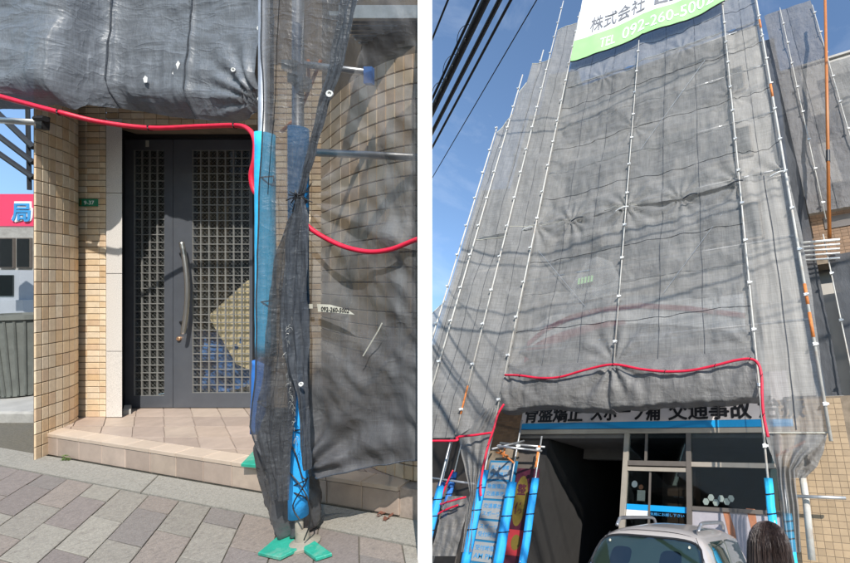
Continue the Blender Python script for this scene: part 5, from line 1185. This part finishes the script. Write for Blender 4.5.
flat('farthest mesh sheet below the sky gap in the upper right corner', 1.99, 4.8, 5.6, 12.5, 9.4, 4.0, 'sheetV', GS)
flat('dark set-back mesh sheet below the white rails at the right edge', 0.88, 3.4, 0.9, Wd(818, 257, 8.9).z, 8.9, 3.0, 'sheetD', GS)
for lab_, R_, n_, a_, b_ in (('thin white upright on the set-back mesh at upper right', 1.0, 8.93, 6.3, 15.5), ('edge upright of the set-back mesh against the sky', 1.97, 8.93, 6.3, 15.0), ('thin upright beside the dark mesh below the rails', 0.86, 8.8, 0.9, 5.8)):
    pole_W(lab_, R_, n_, a_, b_, r=0.014, step=1.1, grp='uprights of the set-back scaffold')
a, b = Wd(825, -6, 8.3), Wd(829.5, 238, 8.3)
t = thing('orange_hoist_pole', 'long orange painted pole leaning along the right edge of the photo', 'pole', b, 'W')
part('tube', MB().tube([a, b], 0.042, 12), 'orange', t, smooth=True)
part('joint', MB().tube([a.lerp(b, 0.72), a.lerp(b, 0.76)], 0.05, 12), 'cardark', t)
bt2 = thing('brown_tiled_wall', 'patch of brown tiled wall above the white rails at the right', 'wall', (0.6, 9.3, 5.6), 'W')
part('grout', MB().box((0.34, 9.3, 5.3), (2.4, 9.6, 7.4)), 'grout', bt2)
for r in range(14):
    for c_ in range(9): inst('tile', tile_mesh(0.15, 0.09, 0.006, 'btile'), bt2, (0.44 + 0.156 * c_, 9.3, 5.45 + 0.096 * r))
part('window', MB().box((0.98, 9.27, 6.25), (1.9, 9.292, 6.6)), 'darkframe', bt2)
rg = thing('guard_rails', 'white horizontal scaffold rails crossing in front of the dark mesh at the right', 'rails', (0.9, 8.8, 5), 'W')
for i, (ya, yb) in enumerate(((243, 239.5), (247, 244), (251, 248.5), (255.5, 253), (260, 258))):
    part('rail', MB().tube([Wd(801 + i, ya, 8.75), Wd(840, yb, 8.75)], 0.022 if i else 0.03, 8), 'clip', rg, smooth=True)
# tiled wall low at the right
tw_ = thing('tiled_wall', 'sunlit beige tiled wall with slanting shadows at the lower right corner', 'wall', (0.2, NB, GU), 'W')
part('grout', MB().box((-0.56, NB + 0.005, GU), (1.9, NB + 0.199, 1.9)), 'grout', tw_)
for r in range(31):
    for c_ in range(9): inst('tile', tile_mesh(0.113, 0.088, 0.006, 'tantile'), tw_, (-0.49 + 0.119 * c_, NB + 0.006, -1.0 + 0.094 * r))
t = thing('white_pipe', 'leaning white pipe in front of the beige tiles at the lower right', 'pipe', Wd(811, 544, 7.75), 'W')
part('tube', MB().tube([Wd(801.5, 470, 7.75), Wd(806, 500, 7.75), Wd(812, 560, 7.75)], 0.055, 12), 'wpaint', t, smooth=True)
t = thing('scaffold_tube', 'horizontal grey tube across the beige tiles at the lower right', 'tube', Wd(815, 497, 7.6), 'W')
part('tube', MB().tube([Wd(794, 496, 7.6), Wd(846, 498, 7.6)], 0.024, 10), 'galv', t, smooth=True)
t = thing('brace_rods', 'rust red rods seen through the right mesh sheet at the hem', 'brace', Wd(780, 450, 7.3), 'W')
for p, q in (((776, 456), (806, 441)), ((780, 437), (781, 455))): part('rod', MB().tube([Wd(*p, 7.3), Wd(*q, 7.3)], 0.02, 7), 'rust', t)

# the car -------------------------------------------------------------------
car = thing('parked_car', 'silver-beige small upright car parked nose to the shop, only its roof and windows in view', 'car', (-1.85, 6.2, GU + 0.012), 'W')
CXc, CN0, CG = -1.84, 4.85, GU + 0.012      # centre, rear end, ground
L_, Wh = 3.1, 0.77
def sect(n, z):   # half width of the shell at distance n from the rear, height z above ground
    w0 = Wh - 0.05 * (2 * abs(n / L_ - 0.5)) ** 4
    if z > 0.88: w0 -= (z - 0.88) * 0.34
    if z > 1.29: w0 -= (z - 1.29) * 1.3
    return w0
prof_top = [(0.0, 0.55), (0.02, 0.95), (0.12, 1.14), (0.25, 1.33), (0.42, 1.40), (1.1, 1.435), (1.8, 1.42), (2.05, 1.35), (2.45, 1.02), (3.0, 0.92), (3.2, 0.75), (3.25, 0.5)]
def topz(n):
    for i in range(len(prof_top) - 1):
        if prof_top[i][0] <= n <= prof_top[i + 1][0]:
            t = (n - prof_top[i][0]) / (prof_top[i + 1][0] - prof_top[i][0]); return prof_top[i][1] * (1 - t) + prof_top[i + 1][1] * t
    return 0.5
ns = sorted(set([0, 0.01, 0.02, 0.06, 0.12, 0.18, 0.25, 0.33, 0.42] + [0.55 + 0.15 * i for i in range(18)] + [3.2, 3.25])); V = []; K = 26
for n in ns:
    zt_ = topz(n)
    for k in range(K):
        u = k / (K - 1) * 2 - 1; s_ = abs(u)
        if s_ > 0.55: f_ = (1 - s_) / 0.45; z = 0.25 + (zt_ - 0.06 - 0.25) * f_; x = sect(n, z)
        else:
            f_ = s_ / 0.55; z = zt_ - 0.06 * f_ ** 3.0; x = sect(n, zt_ - 0.06) * f_
            if s_ < 1e-6: x = 0
        V.append((CXc + math.copysign(x, u), CN0 + n, CG + z))
fsx = [(i * K + k, i * K + k + 1, (i + 1) * K + k + 1, (i + 1) * K + k) for i in range(len(ns) - 1) for k in range(K - 1)] + [tuple(range(K)), tuple(range((len(ns) - 1) * K, len(ns) * K))]
part('body', MB().add(V, fsx), 'carbody', car, smooth=True)
def onshell(n, z, off=0.008): return sect(n, z) + off
# rear window, rounded, lies on the sloping tail
rw = []
for k in range(28):
    a = 2 * PI * k / 28; cx_ = abs(math.cos(a)) ** 0.45 * math.copysign(1, math.cos(a)); sz = abs(math.sin(a)) ** 0.45 * math.copysign(1, math.sin(a))
    z = 1.15 + 0.165 * sz; x = (0.60 - (z - 1.2) * 0.28) * cx_; n_ = (0.02 + (z - 0.95) / 0.19 * 0.10) if z < 1.14 else (0.12 + (z - 1.14) / 0.19 * 0.13)
    rw.append(Vector((CXc + x, CN0 + n_ - 0.016 - 0.01 * (1 - cx_ * cx_), CG + z)))
gwn = part('rear_window', MB().add(rw, [tuple(range(28))]), 'carglass', car)
for sx_ in (-0.30, 0.27):
    hh = []
    for k in range(20):
        a = 2 * PI * k / 20; x = 0.12 * abs(math.cos(a)) ** 0.6 * math.copysign(1, math.cos(a)); z = 1.12 + 0.085 * abs(math.sin(a)) ** 0.6 * math.copysign(1, math.sin(a))
        n_ = (0.02 + (z - 0.95) / 0.19 * 0.10) if z < 1.14 else (0.12 + (z - 1.14) / 0.19 * 0.13)
        hh.append(Vector((CXc + sx_ + x, CN0 + n_ - 0.008, CG + z)))
    part('headrest', MB().add(hh, [tuple(range(20))]), 'cardark', gwn)
rim_ = MB().tube(rw + [rw[0]], 0.012, 6); part('window_seal', rim_, 'cardark', gwn)
for x, z in ((CXc - 0.47, 1.25), (CXc + 0.46, 1.25)): part('sticker', MB().lathe((x, CN0 + 0.165, CG + z), [(0.013, 0), (0.013, -0.003)], 12, 'Y'), 'label', gwn)
for sgn in (-1, 1):
    for (n0_, n1_) in ((0.42, 1.05), (1.12, 1.95)):
        q = [(n0_, 0.98), (n1_ + (0.15 if n0_ > 1 else 0), 0.98), (n1_, 1.30), (n0_ + 0.02, 1.31)]
        def sw(u, v, q=q, sgn=sgn):
            n = (q[0][0] * (1 - u) + q[1][0] * u) * (1 - v) + (q[3][0] * (1 - u) + q[2][0] * u) * v; z = q[0][1] * (1 - v) + q[2][1] * v
            return Vector((CXc + sgn * onshell(n, z, 0.012), CN0 + n, CG + z))
        part('side_window', MB().grid(sw, 8, 8), 'carglass', car, smooth=True)
    part('roof_rail', MB().tube(smooth_pts([(CXc + sgn * 0.50, CN0 + 0.40, CG + 1.39), (CXc + sgn * 0.505, CN0 + 0.46, CG + 1.44), (CXc + sgn * 0.51, CN0 + 0.6, CG + 1.47), (CXc + sgn * 0.51, CN0 + 1.5, CG + 1.475), (CXc + sgn * 0.505, CN0 + 1.72, CG + 1.46), (CXc + sgn * 0.50, CN0 + 1.8, CG + 1.40)], 5), 0.021, 8), 'rail', car, smooth=True)
    part('tail_lamp', MB().obox((CXc + sgn * 0.66, CN0 + 0.03, CG + 0.80), (0.05, 0, 0), (0, 0.05, 0), (0, 0, 0.15)), 'lampred', car)
    part('mirror', MB().lathe((CXc + sgn * 0.86, CN0 + 2.1, CG + 1.0), [(0.03, -0.06), (0.07, -0.05), (0.09, 0.0), (0.06, 0.05)], 12, 'Y'), 'carbody', car)
    for n_ in (0.55, 2.65):
        wv = part('wheel', MB().lathe((CXc + sgn * 0.72, CN0 + n_, CG + 0.29), [(0.20, -0.09), (0.28, -0.09), (0.29, -0.06), (0.29, 0.06), (0.28, 0.09), (0.20, 0.09)], 24, 'X'), 'tyre', car)
        part('rim', MB().lathe((CXc + sgn * 0.79, CN0 + n_, CG + 0.29), [(0.19, -0.02), (0.19, 0.02), (0.06, 0.03)], 20, 'X'), 'rim', wv)
for sgn in (-1, 1): part('panel_gap', MB().tube([(CXc + sgn * (sect(0.3, z) - 0.02) * 0.98, CN0 + n_ - 0.004, CG + z + 0.004) for n_, z in ((0.03, 0.93), (0.125, 1.14), (0.25, 1.33))], 0.004, 5), 'cardark', car)
part('panel_gap', MB().tube([(CXc + 0.55 * (k / 8 - 1), CN0 + 0.335, CG + topz(0.335) + 0.001 - 0.012 * abs(k / 8 - 1) ** 3 * 5) for k in range(17)], 0.005, 5), 'cardark', car)
part('bumper', MB().obox((CXc, CN0 - 0.02, CG + 0.42), (0.74, 0, 0), (0, 0.06, 0), (0, 0, 0.12)), 'carbody', car)
part('wiper', MB().tube([(CXc + 0.05, CN0 + 0.07, CG + 1.03), (CXc + 0.38, CN0 + 0.085, CG + 1.08)], 0.008, 6), 'cardark', car)

# the passer-by ---------------------------------------------------------------
hd_ = Wd(769, 545, 2.5)
px_, py_ = hd_.x, 2.5
per = thing('person', 'person with long dark hair seen from behind, head and shoulders at the bottom edge', 'person', (px_, py_, GU), 'W')
top = Wd(768, 522, 2.5).z
Hh = top - GU
sk = [((0, 0, .53), .105), ((0, .0, .60), .095), ((0, 0, .70), .11), ((0, .005, .79), .12), ((0, 0, .835), .05), ((0, -.0, .875), .038), ((0, .005, .93), .066), ((0, .0, .965), .055),
      ((.11, 0, .80), .048), ((.135, .005, .66), .034), ((.13, .04, .53), .024), ((.125, .06, .47), .022), ((-.11, 0, .80), .048), ((-.135, .005, .66), .034), ((-.13, .04, .53), .024), ((-.125, .06, .47), .022),
      ((.055, 0, .49), .066), ((.06, .01, .28), .044), ((.06, 0, .05), .026), ((.06, .07, .02), .024), ((-.055, 0, .49), .066), ((-.06, .01, .28), .044), ((-.06, 0, .05), .026), ((-.06, .07, .02), .024)]
ed_ = [(0, 1), (1, 2), (2, 3), (3, 4), (4, 5), (5, 6), (6, 7), (3, 8), (8, 9), (9, 10), (10, 11), (3, 12), (12, 13), (13, 14), (14, 15), (0, 16), (16, 17), (17, 18), (18, 19), (0, 20), (20, 21), (21, 22), (22, 23)]
me = bpy.data.meshes.new('body'); me.from_pydata([Vector(p) * Hh for p, _ in sk], ed_, [])
bo = bpy.data.objects.new('body', me); COL.objects.link(bo); bo.parent = per
mod = bo.modifiers.new('skin', 'SKIN'); 
for i, (_, r) in enumerate(sk): me.skin_vertices[0].data[i].radius = (r * Hh, r * Hh * 0.8)
me.skin_vertices[0].data[0].use_root = True
bo.modifiers.new('sub', 'SUBSURF').levels = 2; bo.modifiers['sub'].render_levels = 2
me.materials.append(M['coat'])
LOC[bo.name] = Vector((px_, py_, GU))
hc = Vector((px_, py_, top - 0.125))
V = []; n1_, n2_ = 28, 40
for j in range(n1_ + 1):
    for i in range(n2_):
        a = 2 * PI * i / n2_; q = j / n1_
        ph = q * PI * 0.62
        if q < 0.6: r = math.sin(q / 0.6 * PI / 2) * 0.103; z = 0.125 * math.cos(q / 0.6 * PI / 2)
        else: r = 0.103 + 0.012 * math.sin((q - .6) / .4 * PI); z = -(q - 0.6) / 0.4 * 0.34
        r *= 0.97 + (0.025 * math.sin(a * 17 + 4 * fx((a, q * 2, 1))) + 0.02 * fx((math.cos(a) * 4, math.sin(a) * 4, q * 3))) * min(1, q * 2)
        y = math.sin(a) * r * (1.05 if q < .6 else 0.95)
        if q > 0.5 and math.sin(a) > 0.35: y *= max(0.15, 1 - (q - 0.5) * 2.5)
        V.append(hc + Vector((math.cos(a) * r, y, z)))
hb2 = MB().add(V, [(j * n2_ + i, j * n2_ + (i + 1) % n2_, (j + 1) * n2_ + (i + 1) % n2_, (j + 1) * n2_ + i) for j in range(n1_) for i in range(n2_)])
hr = part('hair', hb2, 'hair', per, smooth=True)
st = MB()
for i in range(420):   # loose strands over the crown and down the back
    a = random.uniform(0, 2 * PI); pts = []; w1 = random.uniform(-.12, .12); o_ = random.uniform(0.0, 0.006)
    if random.random() < 0.5: a = random.uniform(PI * 1.05, PI * 1.95)
    for j in range(9):
        q = 0.02 + j / 8 * random.uniform(0.9, 1.0); aa = a + w1 * q + 0.02 * math.sin(j + i)
        if q < 0.6: r = math.sin(q / 0.6 * PI / 2) * 0.103; z = 0.125 * math.cos(q / 0.6 * PI / 2)
        else: r = 0.103 + 0.012 * math.sin((q - .6) / .4 * PI); z = -(q - 0.6) / 0.4 * 0.34
        pts.append(hc + Vector((math.cos(aa) * (r + o_), math.sin(aa) * (r + o_) * (1.05 if q < .6 else .97), z + o_)))
    st.tube(pts, 0.0007, 3, cap=False)
part('strands', st, 'hair', hr, kind='stuff')
